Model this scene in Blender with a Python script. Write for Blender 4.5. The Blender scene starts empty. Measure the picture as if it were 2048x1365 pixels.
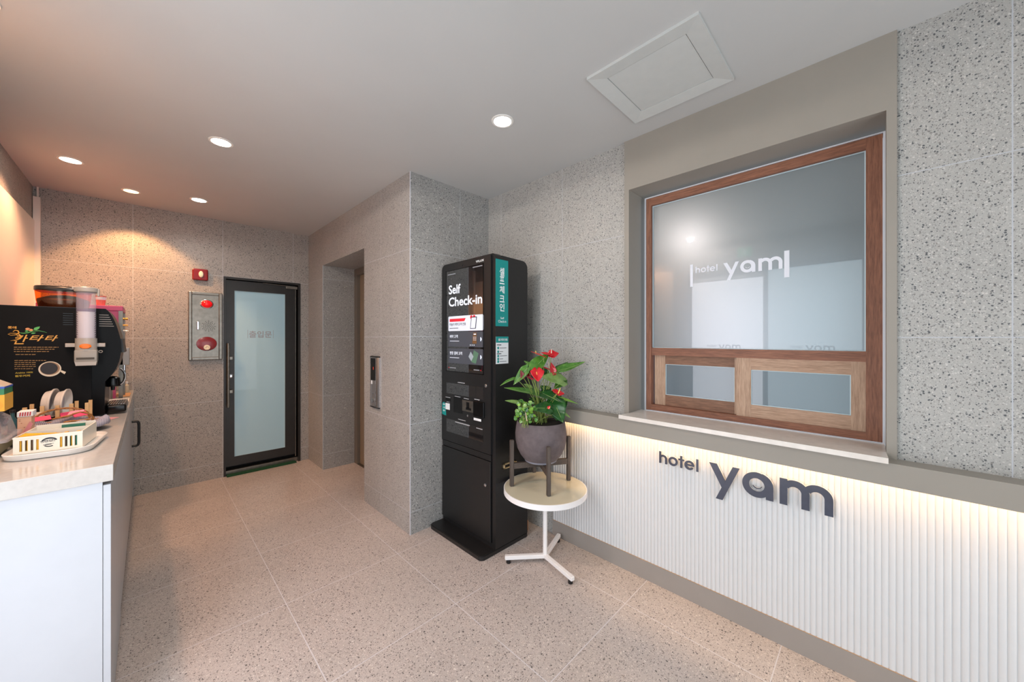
import bpy, bmesh, math, random
from mathutils import Vector, Matrix
random.seed(7)
PI = math.pi
C = bpy.context.scene.collection
SC = bpy.context.scene

# ------------------------------------------------------------------ camera, world, light, exposure
cam_d = bpy.data.cameras.new('camera'); cam = bpy.data.objects.new('camera', cam_d); C.objects.link(cam)
cam.location = (0, 0, 1.36)
cam.rotation_euler = (PI/2, 0, -0.7858)
cam_d.sensor_width = 36; cam_d.lens = 727/2048*36
cam_d.shift_y = -(682.5-678)/2048
cam_d.clip_start = 0.02
SC.camera = cam
SC.view_settings.view_transform = 'Standard'; SC.view_settings.look = 'None'
SC.view_settings.gamma = 1; SC.view_settings.use_curve_mapping = False
SC.view_settings.exposure = 0.0
w = bpy.data.worlds.new('world'); SC.world = w; w.use_nodes = True
w.node_tree.nodes['Background'].inputs[0].default_value = (0.75, 0.87, 1, 1)
w.node_tree.nodes['Background'].inputs[1].default_value = 1.0

def area(name, loc, rot, sx, sy, power, col, spread=PI):
    l = bpy.data.lights.new(name, 'AREA'); l.shape = 'RECTANGLE'; l.size = sx; l.size_y = sy
    l.energy = power; l.color = col; l.spread = spread
    o = bpy.data.objects.new(name, l); C.objects.link(o); o.location = loc; o.rotation_euler = rot
    return o
# daylight through the frosted entrance leaves on the left and the shop window behind the camera
area('daylight_entrance_far', (-0.60, 1.278, 1.06), (0, -PI/2, 0), 2.01, 0.76, 22, (0.90, 0.92, 1.0))
area('daylight_entrance_near', (-0.60, 0.47, 1.10), (0, -PI/2, 0), 2.07, 0.76, 13, (0.70, 0.90, 1.0))
area('daylight_shop_window', (0.75, -1.45, 1.2), (PI/2, 0, 0), 2.2, 2.1, 33, (0.88, 0.94, 1.0))
# warm strip under the ledge
area('ledge_strip_light', (1.948, 0.20, 0.872), (0, math.radians(-8), 0), 0.012, 2.70, 6.5, (1.0, 0.61, 0.29))
def spot(name, loc, power, col, angle=95, blend=0.5, r=0.03, tilt=(0, 0)):
    l = bpy.data.lights.new(name, 'SPOT'); l.energy = power; l.color = col
    l.spot_size = math.radians(angle); l.spot_blend = blend; l.shadow_soft_size = r
    o = bpy.data.objects.new(name, l); C.objects.link(o); o.location = loc; o.rotation_euler = (tilt[0], tilt[1], 0)
    return o
LAMPS = [(1.333, 1.403, 'white'), (0.303, 2.725, 'white'), (-0.356, 3.689, 'peach'), (-0.095, 4.126, 'warm'), (0.30, 3.992, 'white'),
         (-0.08, 1.50, 'white'), (-0.42, 2.15, 'peach')]
LC = {'white': (1.0, 0.91, 0.82), 'peach': (1.0, 0.50, 0.27), 'warm': (1.0, 0.50, 0.20)}
LP = [7, 8, 42, 50, 9, 40, 50]
for (x, y, k), p in zip(LAMPS, LP):
    spot('lamp_light', (x, y, 2.50), p, LC[k], 176 if y == 1.50 else 150 if k == 'white' else 125 if k == 'peach' else 92, 0.05 if y == 1.50 else 0.6 if k != 'warm' else 0.35, 0.03, (0.32, 0) if k == 'warm' else (0, 0))

# ------------------------------------------------------------------ material helpers
def s2l(c):
    f = lambda v: v/12.92 if v <= 0.04045 else ((v+0.055)/1.055)**2.4
    return tuple(f(v/255) for v in c) + (1,)
class NT:
    def __init__(s, name):
        s.m = bpy.data.materials.new(name); s.m.use_nodes = True; s.t = s.m.node_tree; s.n = s.t.nodes; s.l = s.t.links
        s.b = s.n['Principled BSDF']
    def node(s, kind, **kw):
        nd = s.n.new(kind)
        for k, v in kw.items(): setattr(nd, k, v)
        return nd
    def set(s, sock, v):
        if isinstance(v, bpy.types.NodeSocket): s.l.new(v, sock)
        else: sock.default_value = v
    def math(s, op, a, b=None, c=None):
        nd = s.node('ShaderNodeMath', operation=op); s.set(nd.inputs[0], a)
        if b is not None: s.set(nd.inputs[1], b)
        if c is not None: s.set(nd.inputs[2], c)
        return nd.outputs[0]
    def mix(s, f, a, b):
        nd = s.node('ShaderNodeMix', data_type='RGBA'); s.set(nd.inputs[0], f); s.set(nd.inputs[6], a); s.set(nd.inputs[7], b)
        return nd.outputs[2]
    def noise(s, vec, scale, detail=2, rough=0.5):
        nd = s.node('ShaderNodeTexNoise'); s.set(nd.inputs['Vector'], vec); nd.inputs['Scale'].default_value = scale
        nd.inputs['Detail'].default_value = detail; nd.inputs['Roughness'].default_value = rough
        return nd.outputs['Fac']
    def coord(s): return s.node('ShaderNodeTexCoord').outputs['Object']
    def ramp(s, fac, stops, interp='LINEAR'):
        nd = s.node('ShaderNodeValToRGB'); r = nd.color_ramp; r.interpolation = interp
        while len(r.elements) > 1: r.elements.remove(r.elements[-1])
        r.elements[0].position = stops[0][0]; r.elements[0].color = stops[0][1]
        for p, c in stops[1:]:
            e = r.elements.new(p); e.color = c
        s.set(nd.inputs[0], fac); return nd.outputs[0]
def mat(name, col, rough=0.5, metal=0.0, spec=0.5, emit=None, estr=0, alpha=1, trans=0, coat=0, var=0.0, vscale=20, bump=0.0, bscale=200):
    M = NT(name); b = M.b
    base = s2l(col)
    if var:
        v = M.coord(); n = M.noise(v, vscale, 4)
        lo = tuple(x*(1-var) for x in base[:3])+(1,); hi = tuple(min(1, x*(1+var)) for x in base[:3])+(1,)
        M.set(b.inputs['Base Color'], M.ramp(n, [(0.3, lo), (0.7, hi)]))
    else: b.inputs['Base Color'].default_value = base
    b.inputs['Roughness'].default_value = rough; b.inputs['Metallic'].default_value = metal
    b.inputs['Specular IOR Level'].default_value = spec
    b.inputs['Coat Weight'].default_value = coat; b.inputs['Coat Roughness'].default_value = 0.04
    b.inputs['Transmission Weight'].default_value = trans; b.inputs['Alpha'].default_value = alpha
    if emit: b.inputs['Emission Color'].default_value = s2l(emit); b.inputs['Emission Strength'].default_value = estr
    if bump:
        v = M.coord(); n = M.noise(v, bscale, 3)
        bp = M.node('ShaderNodeBump'); bp.inputs['Strength'].default_value = bump; bp.inputs['Distance'].default_value = 0.002
        M.set(bp.inputs['Height'], n); M.set(b.inputs['Normal'], bp.outputs[0])
    return M.m

def terrazzo(name, base, gu=None, gv=None, grout=(184, 186, 190), rough=0.45, chip=1.0, light=(196, 192, 186), dark=(84, 85, 86), mid=(130, 127, 123), gw=0.0016):
    """gu, gv: (axis index, offset) of the two grout line families, 0.61 m apart"""
    M = NT(name); b = M.b; v = M.coord()
    # slightly crooked chip outlines
    dn = M.node('ShaderNodeTexNoise'); M.set(dn.inputs['Vector'], v); dn.inputs['Scale'].default_value = 160; dn.inputs['Detail'].default_value = 1
    sub = M.node('ShaderNodeVectorMath', operation='SUBTRACT'); M.set(sub.inputs[0], dn.outputs['Color']); sub.inputs[1].default_value = (0.5, 0.5, 0.5)
    sc = M.node('ShaderNodeVectorMath', operation='SCALE'); M.set(sc.inputs[0], sub.outputs[0]); sc.inputs['Scale'].default_value = 0.004
    ad = M.node('ShaderNodeVectorMath', operation='ADD'); M.set(ad.inputs[0], v); M.set(ad.inputs[1], sc.outputs[0])
    vv = ad.outputs[0]
    bl = s2l(base)
    n1 = M.noise(v, 3.0, 3)
    col = M.ramp(n1, [(0.3, tuple(x*0.94 for x in bl[:3])+(1,)), (0.7, tuple(x*1.06 for x in bl[:3])+(1,))])
    n2 = M.noise(v, 420, 2)
    col = M.mix(M.math('MULTIPLY', M.math('SUBTRACT', n2, 0.5), 0.9), col, (0.62, 0.6, 0.58, 1))
    L, D, MI = s2l(light), s2l(dark), s2l(mid)
    def layer(col, scale, maxr, stops, seed):
        mp = M.node('ShaderNodeVectorMath', operation='ADD'); M.set(mp.inputs[0], vv); mp.inputs[1].default_value = (seed, seed*1.7, seed*0.3)
        vo = M.node('ShaderNodeTexVoronoi', feature='F1'); M.set(vo.inputs['Vector'], mp.outputs[0]); vo.inputs['Scale'].default_value = scale
        sp = M.node('ShaderNodeSeparateColor'); M.set(sp.inputs[0], vo.outputs['Color'])
        r = M.math('MULTIPLY', sp.outputs[0], maxr)
        mask = M.math('LESS_THAN', vo.outputs['Distance'], r)
        cc = M.ramp(sp.outputs[1], stops, 'CONSTANT')
        return M.mix(mask, col, cc)
    tl = tuple(x*1.25 for x in bl[:3])+(1,)
    col = layer(col, 300/chip, 0.46, [(0, MI), (0.34, L), (0.55, tl), (0.78, D)], 3.1)
    col = layer(col, 150/chip, 0.46, [(0, MI), (0.25, tl), (0.55, L), (0.70, D)], 7.7)
    col = layer(col, 78/chip, 0.34, [(0, tl), (0.4, MI), (0.7, D), (0.9, L)], 11.3)
    m = None
    for g in (gu, gv):
        if g is None: continue
        sx = M.node('ShaderNodeSeparateXYZ'); M.set(sx.inputs[0], v); u = sx.outputs[g[0]]
        u = M.math('SUBTRACT', u, g[1]); pp = M.math('PINGPONG', u, 0.305 if len(g) < 3 else g[2]/2)
        k = M.math('LESS_THAN', pp, gw)
        m = k if m is None else M.math('MAXIMUM', m, k)
    if m is not None: col = M.mix(m, col, s2l(grout))
    M.set(b.inputs['Base Color'], col); b.inputs['Roughness'].default_value = rough
    return M.m

def wood(name, c1, c2, axis, scale=14, rough=0.55):
    M = NT(name); v = M.coord()
    mp = M.node('ShaderNodeMapping'); M.set(mp.inputs[0], v)
    s = [scale*4, scale*4, scale*4]; s[axis] = scale*0.28; mp.inputs['Scale'].default_value = s
    n = M.noise(mp.outputs[0], 3.2, 6, 0.62); n2 = M.noise(mp.outputs[0], 9, 3, 0.5)
    a, b_ = s2l(c1), s2l(c2)
    col = M.ramp(M.math('ADD', M.math('MULTIPLY', n, 0.7), M.math('MULTIPLY', n2, 0.3)), [(0.34, a), (0.66, b_)])
    M.set(M.b.inputs['Base Color'], col); M.b.inputs['Roughness'].default_value = rough
    return M.m

T_BACK = terrazzo('terrazzo_back_wall', (158, 152, 146), (0, -0.093), (2, 0.145))
T_SIDE = terrazzo('terrazzo_side_wall', (168, 165, 160), (1, 1.512-0.61*4), (2, 0.145), chip=1.0, dark=(84, 86, 88))
T_PIL = terrazzo('terrazzo_pillar', (160, 156, 152), (1, 2.72-0.61*4), (2, 0.155))
T_PILX = terrazzo('terrazzo_pillar_end', (150, 148, 145), (0, 1.707), (2, 0.155))
T_RECESS = terrazzo('terrazzo_recess', (150, 148, 145), None, (2, 0.155))
T_LEFT = terrazzo('terrazzo_left_wall', (158, 152, 146), (1, 2.4), (2, 0.145))
T_FLOOR = terrazzo('terrazzo_floor', (184, 173, 167), (0, 1.115-0.615*4, 0.615), (1, 1.522-0.614*6, 0.614), rough=0.32, grout=(206, 202, 204), light=(214, 206, 198), dark=(92, 86, 84), mid=(140, 130, 124), gw=0.0019)
CEIL = mat('ceiling_paint', (192, 191, 189), 0.75, var=0.02, vscale=2, bump=0.1, bscale=40)
HATCHM = mat('hatch_paint', (199, 200, 197), 0.6, var=0.02)
BEIGE = mat('greige_film', (150, 143, 133), 0.5, var=0.02, vscale=6)
BEIGE2 = mat('greige_skirting', (152, 145, 139), 0.42, var=0.03, vscale=6)
WHITE = mat('white_paint', (236, 236, 232), 0.45, var=0.01)
RIB = mat('white_fluted_board', (213, 214, 215), 0.5, var=0.01)
MDF = mat('raw_board_edge', (196, 160, 128), 0.7, var=0.05)
BLACK = mat('black_powder_coat', (20, 20, 22), 0.42, var=0.1, vscale=60)
BLACKG = mat('black_gloss', (9, 9, 10), 0.2, spec=0.35)
KIOSK = mat('kiosk_black', (24, 24, 25), 0.40, var=0.12, vscale=90)
DOORF = mat('dark_bronze_frame', (40, 37, 35), 0.35, metal=0.2, var=0.1)
STEEL = mat('brushed_steel', (128, 123, 115), 0.32, metal=0.9, var=0.15, vscale=30)
CHROME = mat('chrome', (215, 215, 218), 0.15, metal=1.0)
QUARTZ = mat('white_quartz', (190, 186, 181), 0.14, var=0.05, vscale=60)
MARBLE = mat('beige_marble', (226, 217, 208), 0.25, var=0.06, vscale=25)
SEAL = mat('white_sealant', (205, 206, 212), 0.5)
REDP = mat('red_plastic', (122, 6, 12), 0.2, spec=0.6)
REDL = mat('red_lens_lit', (230, 20, 30), 0.2, emit=(255, 20, 25), estr=0.35)
CREAM = mat('cream_plastic', (226, 214, 188), 0.35)
WPL = mat('white_plastic', (232, 232, 228), 0.3)
TEAL = mat('teal_print', (0, 138, 134), 0.4)
PAPER = mat('white_paper', (228, 230, 232), 0.6)
INKW = mat('white_ink', (236, 240, 242), 0.5)
INKD = mat('dark_ink', (40, 46, 52), 0.6)
GOLD = mat('gold_ink', (214, 160, 70), 0.4)
GREENI = mat('green_ink', (88, 176, 96), 0.5)
BROWND = mat('elevator_door_brown', (138, 120, 100), 0.42, metal=0.1, var=0.04)
BROWNF = mat('elevator_frame_brown', (112, 102, 92), 0.4, metal=0.1)
W_RED = wood('red_brown_wood', (104, 62, 44), (154, 102, 76), 2)
W_REDH = wood('red_brown_wood_rail', (104, 62, 44), (154, 102, 76), 1)
W_TAN = wood('tan_wood', (150, 116, 92), (196, 164, 138), 2)
W_TANH = wood('tan_wood_rail', (146, 112, 88), (194, 160, 134), 1)
W_BRN = wood('brown_wood_rail', (100, 66, 46), (150, 108, 82), 1)
W_GREY = wood('grey_brown_wood', (62, 52, 46), (92, 80, 72), 2, 10)
W_GREYH = wood('grey_brown_wood_bar', (60, 50, 45), (88, 76, 68), 0, 10)
W_PALE = wood('pale_beech', (196, 156, 104), (222, 188, 140), 2, 30)

def glow(name, col, strength):
    M = NT(name); M.b.inputs['Base Color'].default_value = (1, 1, 1, 1)
    M.b.inputs['Emission Color'].default_value = col+(1,); M.b.inputs['Emission Strength'].default_value = strength
    return M.m
def film_glass(name, col, rough=0.16, coat=1.0):
    """frosted film behind polished glass"""
    M = NT(name); b = M.b; b.inputs['Base Color'].default_value = s2l(col)
    b.inputs['Roughness'].default_value = rough; b.inputs['Specular IOR Level'].default_value = 0.55
    b.inputs['Coat Weight'].default_value = coat; b.inputs['Coat Roughness'].default_value = 0.0; b.inputs['Coat IOR'].default_value = 1.55
    return M.m
WINGLASS = film_glass('window_glass_with_grey_film', (92, 104, 106), 0.36)
WINGLASS.node_tree.nodes['Principled BSDF'].inputs['Coat IOR'].default_value = 1.58
WINGLASS.node_tree.nodes['Principled BSDF'].inputs['Specular IOR Level'].default_value = 1.0
WINGLASS.node_tree.nodes['Principled BSDF'].inputs['Metallic'].default_value = 0.0
_t = WINGLASS.node_tree; _g = _t.nodes.new('ShaderNodeBsdfGlossy'); _g.inputs['Roughness'].default_value = 0.27; _g.inputs[0].default_value = (0.92, 0.92, 1, 1)
_m = _t.nodes.new('ShaderNodeMixShader'); _m.inputs[0].default_value = 0.085
_t.links.new(_t.nodes['Principled BSDF'].outputs[0], _m.inputs[1]); _t.links.new(_g.outputs[0], _m.inputs[2]); _t.links.new(_m.outputs[0], _t.nodes['Material Output'].inputs[0])
SASHGLASS = film_glass('sash_glass_with_grey_film', (84, 98, 106), 0.3)
SASHGLASS.node_tree.nodes['Principled BSDF'].inputs['Coat IOR'].default_value = 1.5
DOORGLASS = film_glass('door_glass_frosted', (166, 202, 216), 0.35, 0.3)
PANE = mat('entrance_frosted_pane', (225, 232, 236), 0.4, trans=0.0)
def clear(name, col, alpha, rough=0.05):
    M = NT(name); b = M.b; b.inputs['Base Color'].default_value = s2l(col); b.inputs['Roughness'].default_value = rough
    b.inputs['Alpha'].default_value = alpha; return M.m

# ------------------------------------------------------------------ mesh helpers
def B(): return bmesh.new()
def box(bm, x0, x1, y0, y1, z0, z1, bev=0.0, seg=2):
    vs = [bm.verts.new((x, y, z)) for z in (z0, z1) for y in (y0, y1) for x in (x0, x1)]
    fs = [(0, 2, 3, 1), (4, 5, 7, 6), (0, 1, 5, 4), (2, 6, 7, 3), (0, 4, 6, 2), (1, 3, 7, 5)]
    fc = [bm.faces.new([vs[i] for i in f]) for f in fs]
    if bev:
        es = list({e for f in fc for e in f.edges})
        bmesh.ops.bevel(bm, geom=es, offset=bev, segments=seg, profile=0.5, affect='EDGES')
    return bm
def quadbox(bm, p, thick):
    """p: four corners, extruded by vector thick"""
    t = Vector(thick); a = [bm.verts.new(Vector(q)) for q in p]; b = [bm.verts.new(Vector(q)+t) for q in p]
    n = len(p); bm.faces.new(a); bm.faces.new(b[::-1])
    for i in range(n): bm.faces.new((a[i], b[i], b[(i+1) % n], a[(i+1) % n]))
    return bm
def ring_loft(bm, rings, cap=True, closed=True):
    vr = [[bm.verts.new(Vector(p)) for p in r] for r in rings]; n = len(vr[0])
    for i in range(len(vr)-1):
        for j in range(n if closed else n-1):
            bm.faces.new((vr[i][j], vr[i][(j+1) % n], vr[i+1][(j+1) % n], vr[i+1][j]))
    if cap and closed:
        bm.faces.new(vr[0][::-1]); bm.faces.new(vr[-1])
    return vr
def lathe(bm, prof, c=(0, 0, 0), n=32, axis='z', sx=1, sy=1, cap=True):
    rings = []
    for r, h in prof:
        ring = []
        for k in range(n):
            a = 2*PI*k/n; u, v = r*math.cos(a)*sx, r*math.sin(a)*sy
            if axis == 'z': q = (c[0]+u, c[1]+v, c[2]+h)
            elif axis == 'x': q = (c[0]+h, c[1]+u, c[2]+v)
            else: q = (c[0]+u, c[1]+h, c[2]+v)
            ring.append(q)
        rings.append(ring)
    ring_loft(bm, rings, cap); return bm
def frame_of(d):
    d = d.normalized(); up = Vector((0, 0, 1)) if abs(d.z) < 0.95 else Vector((1, 0, 0))
    a = d.cross(up).normalized(); return a, a.cross(d).normalized()
def tube(bm, pts, r, n=8, cap=True, closed=False):
    pts = [Vector(p) for p in pts]; rs = r if isinstance(r, (list, tuple)) else [r]*len(pts)
    rings = []; a = None
    for i, p in enumerate(pts):
        if closed: d = pts[(i+1) % len(pts)]-pts[i-1]
        else: d = pts[min(i+1, len(pts)-1)]-pts[max(i-1, 0)]
        if a is None: a, b = frame_of(d)
        else:
            d = d.normalized(); a = (a-d*a.dot(d)).normalized(); b = a.cross(d).normalized()
        rings.append([p+a*math.cos(2*PI*k/n)*rs[i]+b*math.sin(2*PI*k/n)*rs[i] for k in range(n)])
    if closed: rings.append(rings[0])
    ring_loft(bm, rings, cap and not closed); return bm
def bez(p0, p1, p2, n=10):
    p0, p1, p2 = Vector(p0), Vector(p1), Vector(p2)
    return [p0*(1-t)**2+p1*2*t*(1-t)+p2*t*t for t in [i/n for i in range(n+1)]]
def rrect(w_, h_, r, n=5, cx=0, cy=0):
    out = []
    for sx, sy, a0 in ((1, 1, 0), (-1, 1, PI/2), (-1, -1, PI), (1, -1, 1.5*PI)):
        for k in range(n+1):
            a = a0+PI/2*k/n; out.append((cx+sx*(w_/2-r)+r*math.cos(a), cy+sy*(h_/2-r)+r*math.sin(a)))
    return out
def prism(bm, pts, mapf, t0, t1):
    """polygon pts (u,v) -> mapf(u,v,w) between w=t0 and w=t1"""
    a = [bm.verts.new(mapf(u, v, t0)) for u, v in pts]; b = [bm.verts.new(mapf(u, v, t1)) for u, v in pts]
    n = len(pts); f1 = bm.faces.new(a[::-1]); f2 = bm.faces.new(b)
    for i in range(n): bm.faces.new((a[i], a[(i+1) % n], b[(i+1) % n], b[i]))
    bmesh.ops.triangulate(bm, faces=[f1, f2]); return bm

def root_loc(o):
    v = Vector((0, 0, 0))
    while o is not None: v += o.location; o = o.parent
    return v
def obj(name, bm, m, parent=None, at=None, smooth=False, local=False):
    bmesh.ops.recalc_face_normals(bm, faces=bm.faces)
    off = Vector((0, 0, 0))
    if not local:
        if parent is not None: off = root_loc(parent)
        elif at is not None: off = Vector(at)
        if off.length: bmesh.ops.translate(bm, verts=bm.verts, vec=-off)
    me = bpy.data.meshes.new(name); bm.to_mesh(me); bm.free()
    for mm in (m if isinstance(m, (list, tuple)) else [m]): me.materials.append(mm)
    if smooth:
        for p in me.polygons: p.use_smooth = True
        if smooth != 'all':
            me.set_sharp_from_angle(angle=math.radians(40))
    o = bpy.data.objects.new(name, me); C.objects.link(o)
    if parent is not None: o.parent = parent
    elif at is not None: o.location = at
    return o
def tag(o, label, cat, group=None, kind=None):
    o['label'] = label; o['category'] = cat
    if group: o['group'] = group
    if kind: o['kind'] = kind
    return o
def thing(name, label, cat, loc=(0, 0, 0), rz=0, group=None, kind=None):
    o = bpy.data.objects.new(name, None); C.objects.link(o); o.empty_display_size = 0.05
    o.location = loc; o.rotation_euler = (0, 0, rz)
    return tag(o, label, cat, group, kind)
def struct(name, bm, m, parent=None, label=None, at=None, smooth=False):
    o = obj(name, bm, m, parent, at, smooth)
    if parent is None: o['kind'] = 'structure'
    if label: o['label'] = label
    return o
def sroot(name, loc, label=None):
    o = bpy.data.objects.new(name, None); C.objects.link(o); o.location = loc; o['kind'] = 'structure'
    if label: o['label'] = label
    return o
def bx(name, m, dims, parent=None, bev=0.0, label=None, at=None, smooth=False):
    o = obj(name, box(B(), *dims, bev=bev), m, parent, at, smooth)
    if label: o['label'] = label
    return o
def copy_tree(o, parent=None):
    c = o.copy(); C.objects.link(c); c.parent = parent
    for ch in list(o.children): copy_tree(ch, c)
    return c
def text_bm(bm, s, size, mapf, depth=0.0006, bold=0.0, align='LEFT', squeeze=1.0, shear=0.0):
    """adds built-in-font text to bm; mapf(u, v, w) gives the place"""
    cu = bpy.data.curves.new('t', 'FONT'); cu.body = s; cu.size = size; cu.extrude = 0; cu.offset = bold; cu.align_x = align
    cu.resolution_u = 3; cu.shear = shear
    o = bpy.data.objects.new('t', cu); C.objects.link(o)
    dg = bpy.context.evaluated_depsgraph_get()
    me = bpy.data.meshes.new_from_object(o.evaluated_get(dg))
    vs = [v.co.copy() for v in me.vertices]; ps = [list(p.vertices) for p in me.polygons]
    nb = [bm.verts.new(mapf(v.x*squeeze, v.y, depth)) for v in vs]
    for p in ps:
        try: bm.faces.new([nb[i] for i in p])
        except ValueError: pass
    bpy.data.objects.remove(o); bpy.data.curves.remove(cu); bpy.data.meshes.remove(me)
    return bm

# ------------------------------------------------------------------ the room
H = 2.52; XL, XR, YB, YP, XE, YF = -0.62, 2.0, 4.53, 2.275, 1.28, -1.6
struct('floor', box(B(), XL-0.3, 2.4, YF-0.3, 4.9, -0.1, 0), T_FLOOR)
struct('ceiling', box(B(), XL-0.3, 2.4, YF-0.3, 4.9, H, H+0.1), CEIL)
bm = B(); box(bm, XL, 0.523, YB, YB+0.16, 0, H); box(bm, 0.523, 1.199, YB, YB+0.16, 1.975, H); box(bm, 1.199, XE+0.02, YB, YB+0.16, 0, H)
struct('wall_back', bm, T_BACK)
# pillar and elevator wall: faces along y use one tile layout, the end face the other
bm = B()
def wall_faces(bm, dims, mi):
    n0 = len(bm.faces); box(bm, *dims); bm.faces.ensure_lookup_table()
    for f in list(bm.faces)[n0:]:
        f.normal_update(); f.material_index = mi if abs(f.normal.y) > 0.5 else 0
    return bm
wall_faces(bm, (XE, 2.12, YP, 3.03, 0, H), 1)
wall_faces(bm, (XE, 2.12, 4.047, YB+0.16, 0, H), 2)
wall_faces(bm, (XE, 2.12, 3.03, 4.047, 2.12, H), 2)
o = struct('wall_middle', bm, [T_PIL, T_PILX, T_RECESS])
for p in o.data.polygons:
    p.material_index = (1 if p.center.y < 3.0 else 2) if abs(p.normal.y) > 0.5 else 0
bm = B(); box(bm, 1.2785, 1.2835, 2.2735, 2.2785, 0, H); struct('trim_1', bm, SEAL)
bm = B(); box(bm, 1.277, 1.283, 4.045, 4.053, 0, 2.12); struct('trim_2', bm, mat('pale_corner_trim', (190, 194, 196), 0.4, metal=0.3))
# elevator door at the back of the recess
d2 = sroot('door_2', (1.62, 3.03, 0), 'brown lift door deep in the terrazzo recess')
bx('door_frame', BROWNF, (1.60, 1.66, 3.97, 4.047, 0, 2.12), d2)
bx('door_frame', BROWNF, (1.60, 1.66, 3.03, 3.97, 2.05, 2.12), d2)
bx('door_panel', BROWND, (1.63, 1.67, 3.50, 3.966, 0.005, 2.05), d2)
bx('door_panel', BROWND, (1.635, 1.675, 3.03, 3.50, 0.005, 2.05), d2)
bx('notice', PAPER, (1.626, 1.630, 3.49, 3.58, 1.33, 1.50), d2)
bx('door_sill', STEEL, (1.60, 1.67, 3.03, 3.97, 0, 0.005), d2)
# right wall with the window opening
bm = B(); WY0, WY1, WZ0, WZ1 = -0.03, 1.018, 0.905, 2.23
box(bm, XR, 2.3, YF, WY0-0.02, 0, H); box(bm, XR, 2.3, WY1+0.02, YP, 0, H)
box(bm, XR, 2.3, WY0-0.02, WY1+0.02, 0, WZ0-0.03); box(bm, XR, 2.3, WY0-0.02, WY1+0.02, WZ1+0.02, H)
struct('wall_right', bm, T_SIDE)
# greige surround with its reveal
bm = B(); X0 = 1.984
box(bm, X0, XR, -0.058, WY0, WZ0, H); box(bm, X0, XR, WY1, 1.046, WZ0, H); box(bm, X0, XR, WY0, WY1, WZ1, H)
box(bm, XR, 2.2, WY0-0.02, WY0, WZ0, WZ1); box(bm, XR, 2.2, WY1, WY1+0.02, WZ0, WZ1); box(bm, XR, 2.2, WY0-0.02, WY1+0.02, WZ1, WZ1+0.02)
struct('trim_3', bm, BEIGE, label='greige surround of the reception window')
# reception window
wn = sroot('window_1', (2.15, 0.48, 0.925), 'reception window in a reddish wooden frame, grey filmed glass')
FY0, FY1, FZ0, FZ1 = -0.022, 0.982, 0.932, 2.205
bm = B(); t = 0.042; xa, xb = 2.135, 2.19
box(bm, xa, xb, FY0, FY0+0.05, FZ0, FZ1); box(bm, xa, xb, FY1-0.030, FY1, FZ0, FZ1)
o = obj('frame_stile', bm, W_RED, wn)
bm = B(); box(bm, xa, xb, FY0+0.05, FY1-0.030, FZ1-0.045, FZ1); box(bm, xa+0.006, xb, FY0+0.05, FY1-0.030, 1.262, 1.306); box(bm, xa, xb, FY0+0.05, FY1-0.030, FZ0, FZ0+0.034)
obj('frame_rail', bm, W_REDH, wn)
bx('glass_pane', WINGLASS, (2.158, 2.166, 0.022, 0.957, 1.300, 2.165), wn)
bm = B()
for a in ((2.154, 2.158, 0.028, 0.0325, 1.306, 2.16), (2.154, 2.158, 0.9475, 0.952, 1.306, 2.16), (2.154, 2.158, 0.0325, 0.9475, 2.1555, 2.16), (2.154, 2.158, 0.0325, 0.9475, 1.306, 1.3095)): box(bm, *a)
obj('glass_bead', bm, mat('pale_glazing_bead', (190, 208, 214), 0.3), wn)
bm = B()
for a in ((2.13, 2.16, FY0-0.008, FY0-0.001, FZ0-0.005, FZ1+0.006), (2.13, 2.16, FY1+0.001, FY1+0.008, FZ0-0.005, FZ1+0.006), (2.13, 2.16, FY0-0.001, FY1+0.001, FZ1+0.001, FZ1+0.006)): box(bm, *a)
box(bm, 2.13, 2.137, FY0-0.001, FY1+0.001, FZ0-0.005, FZ0-0.001)
obj('sealant_line', bm, SEAL, wn)
def sash(name, x0, y0, y1, z0, z1, wl, wr, zt, zb, mv, mht, mhb, lab):
    s = obj(name, box(box(B(), x0, x0+0.024, y1-wl, y1, z0, z1), x0, x0+0.024, y0, y0+wr, z0, z1), mv, wn); s['label'] = lab
    bx('sash_rail', mht, (x0+0.001, x0+0.023, y0+wr, y1-wl, z1-zt, z1), s); bx('sash_rail', mhb, (x0+0.001, x0+0.023, y0+wr, y1-wl, z0, z0+zb), s)
    bx('sash_glass', SASHGLASS, (x0+0.009, x0+0.014, y0+wr-0.003, y1-wl+0.003, z0+zb-0.003, z1-zt+0.003), s)
    bm = B(); e = 0.0035; a, b, c, d = y0+wr, y1-wl, z0+zb, z1-zt
    for q in ((a, a+e, c, d), (b-e, b, c, d), (a+e, b-e, c, c+e), (a+e, b-e, d-e, d)): box(bm, x0+0.006, x0+0.009, *q)
    obj('glazing_bead', bm, bpy.data.materials['pale_glazing_bead'], s)
    return s
sash('window_sash', 2.165, 0.47, 0.942, FZ0+0.034, 1.262, 0.062, 0.05, 0.052, 0.062, W_TAN, W_BRN, W_BRN, 'left sliding sash with darker brown rails')
sash('window_sash', 2.141, 0.028, 0.506, FZ0+0.034, 1.262, 0.064, 0.046, 0.058, 0.062, W_TAN, W_TANH, W_TANH, 'right sliding sash in front, pale tan wood')
# marble sill lying on the ledge
sill = bx('window_sill', MARBLE, (1.893, 2.135, WY0+0.001, WY1-0.001, 0.906, 0.926), None, 0.0, at=(2.0, 0.5, 0.906))
bm = B(); pts = [(1.893, -0.034), (1.983, -0.030), (2.134, -0.028), (2.134, 1.016), (1.983, 1.016), (1.893, 1.034)]
bpy.data.objects.remove(sill)
prism(bm, pts, lambda u, v, w_: (u, v, w_), 0.906, 0.927)
sill = obj('window_sill', bm, MARBLE, at=(2.0, 0.5, 0.906)); sill['kind'] = 'structure'; sill['label'] = 'polished beige marble sill under the reception window'
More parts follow.
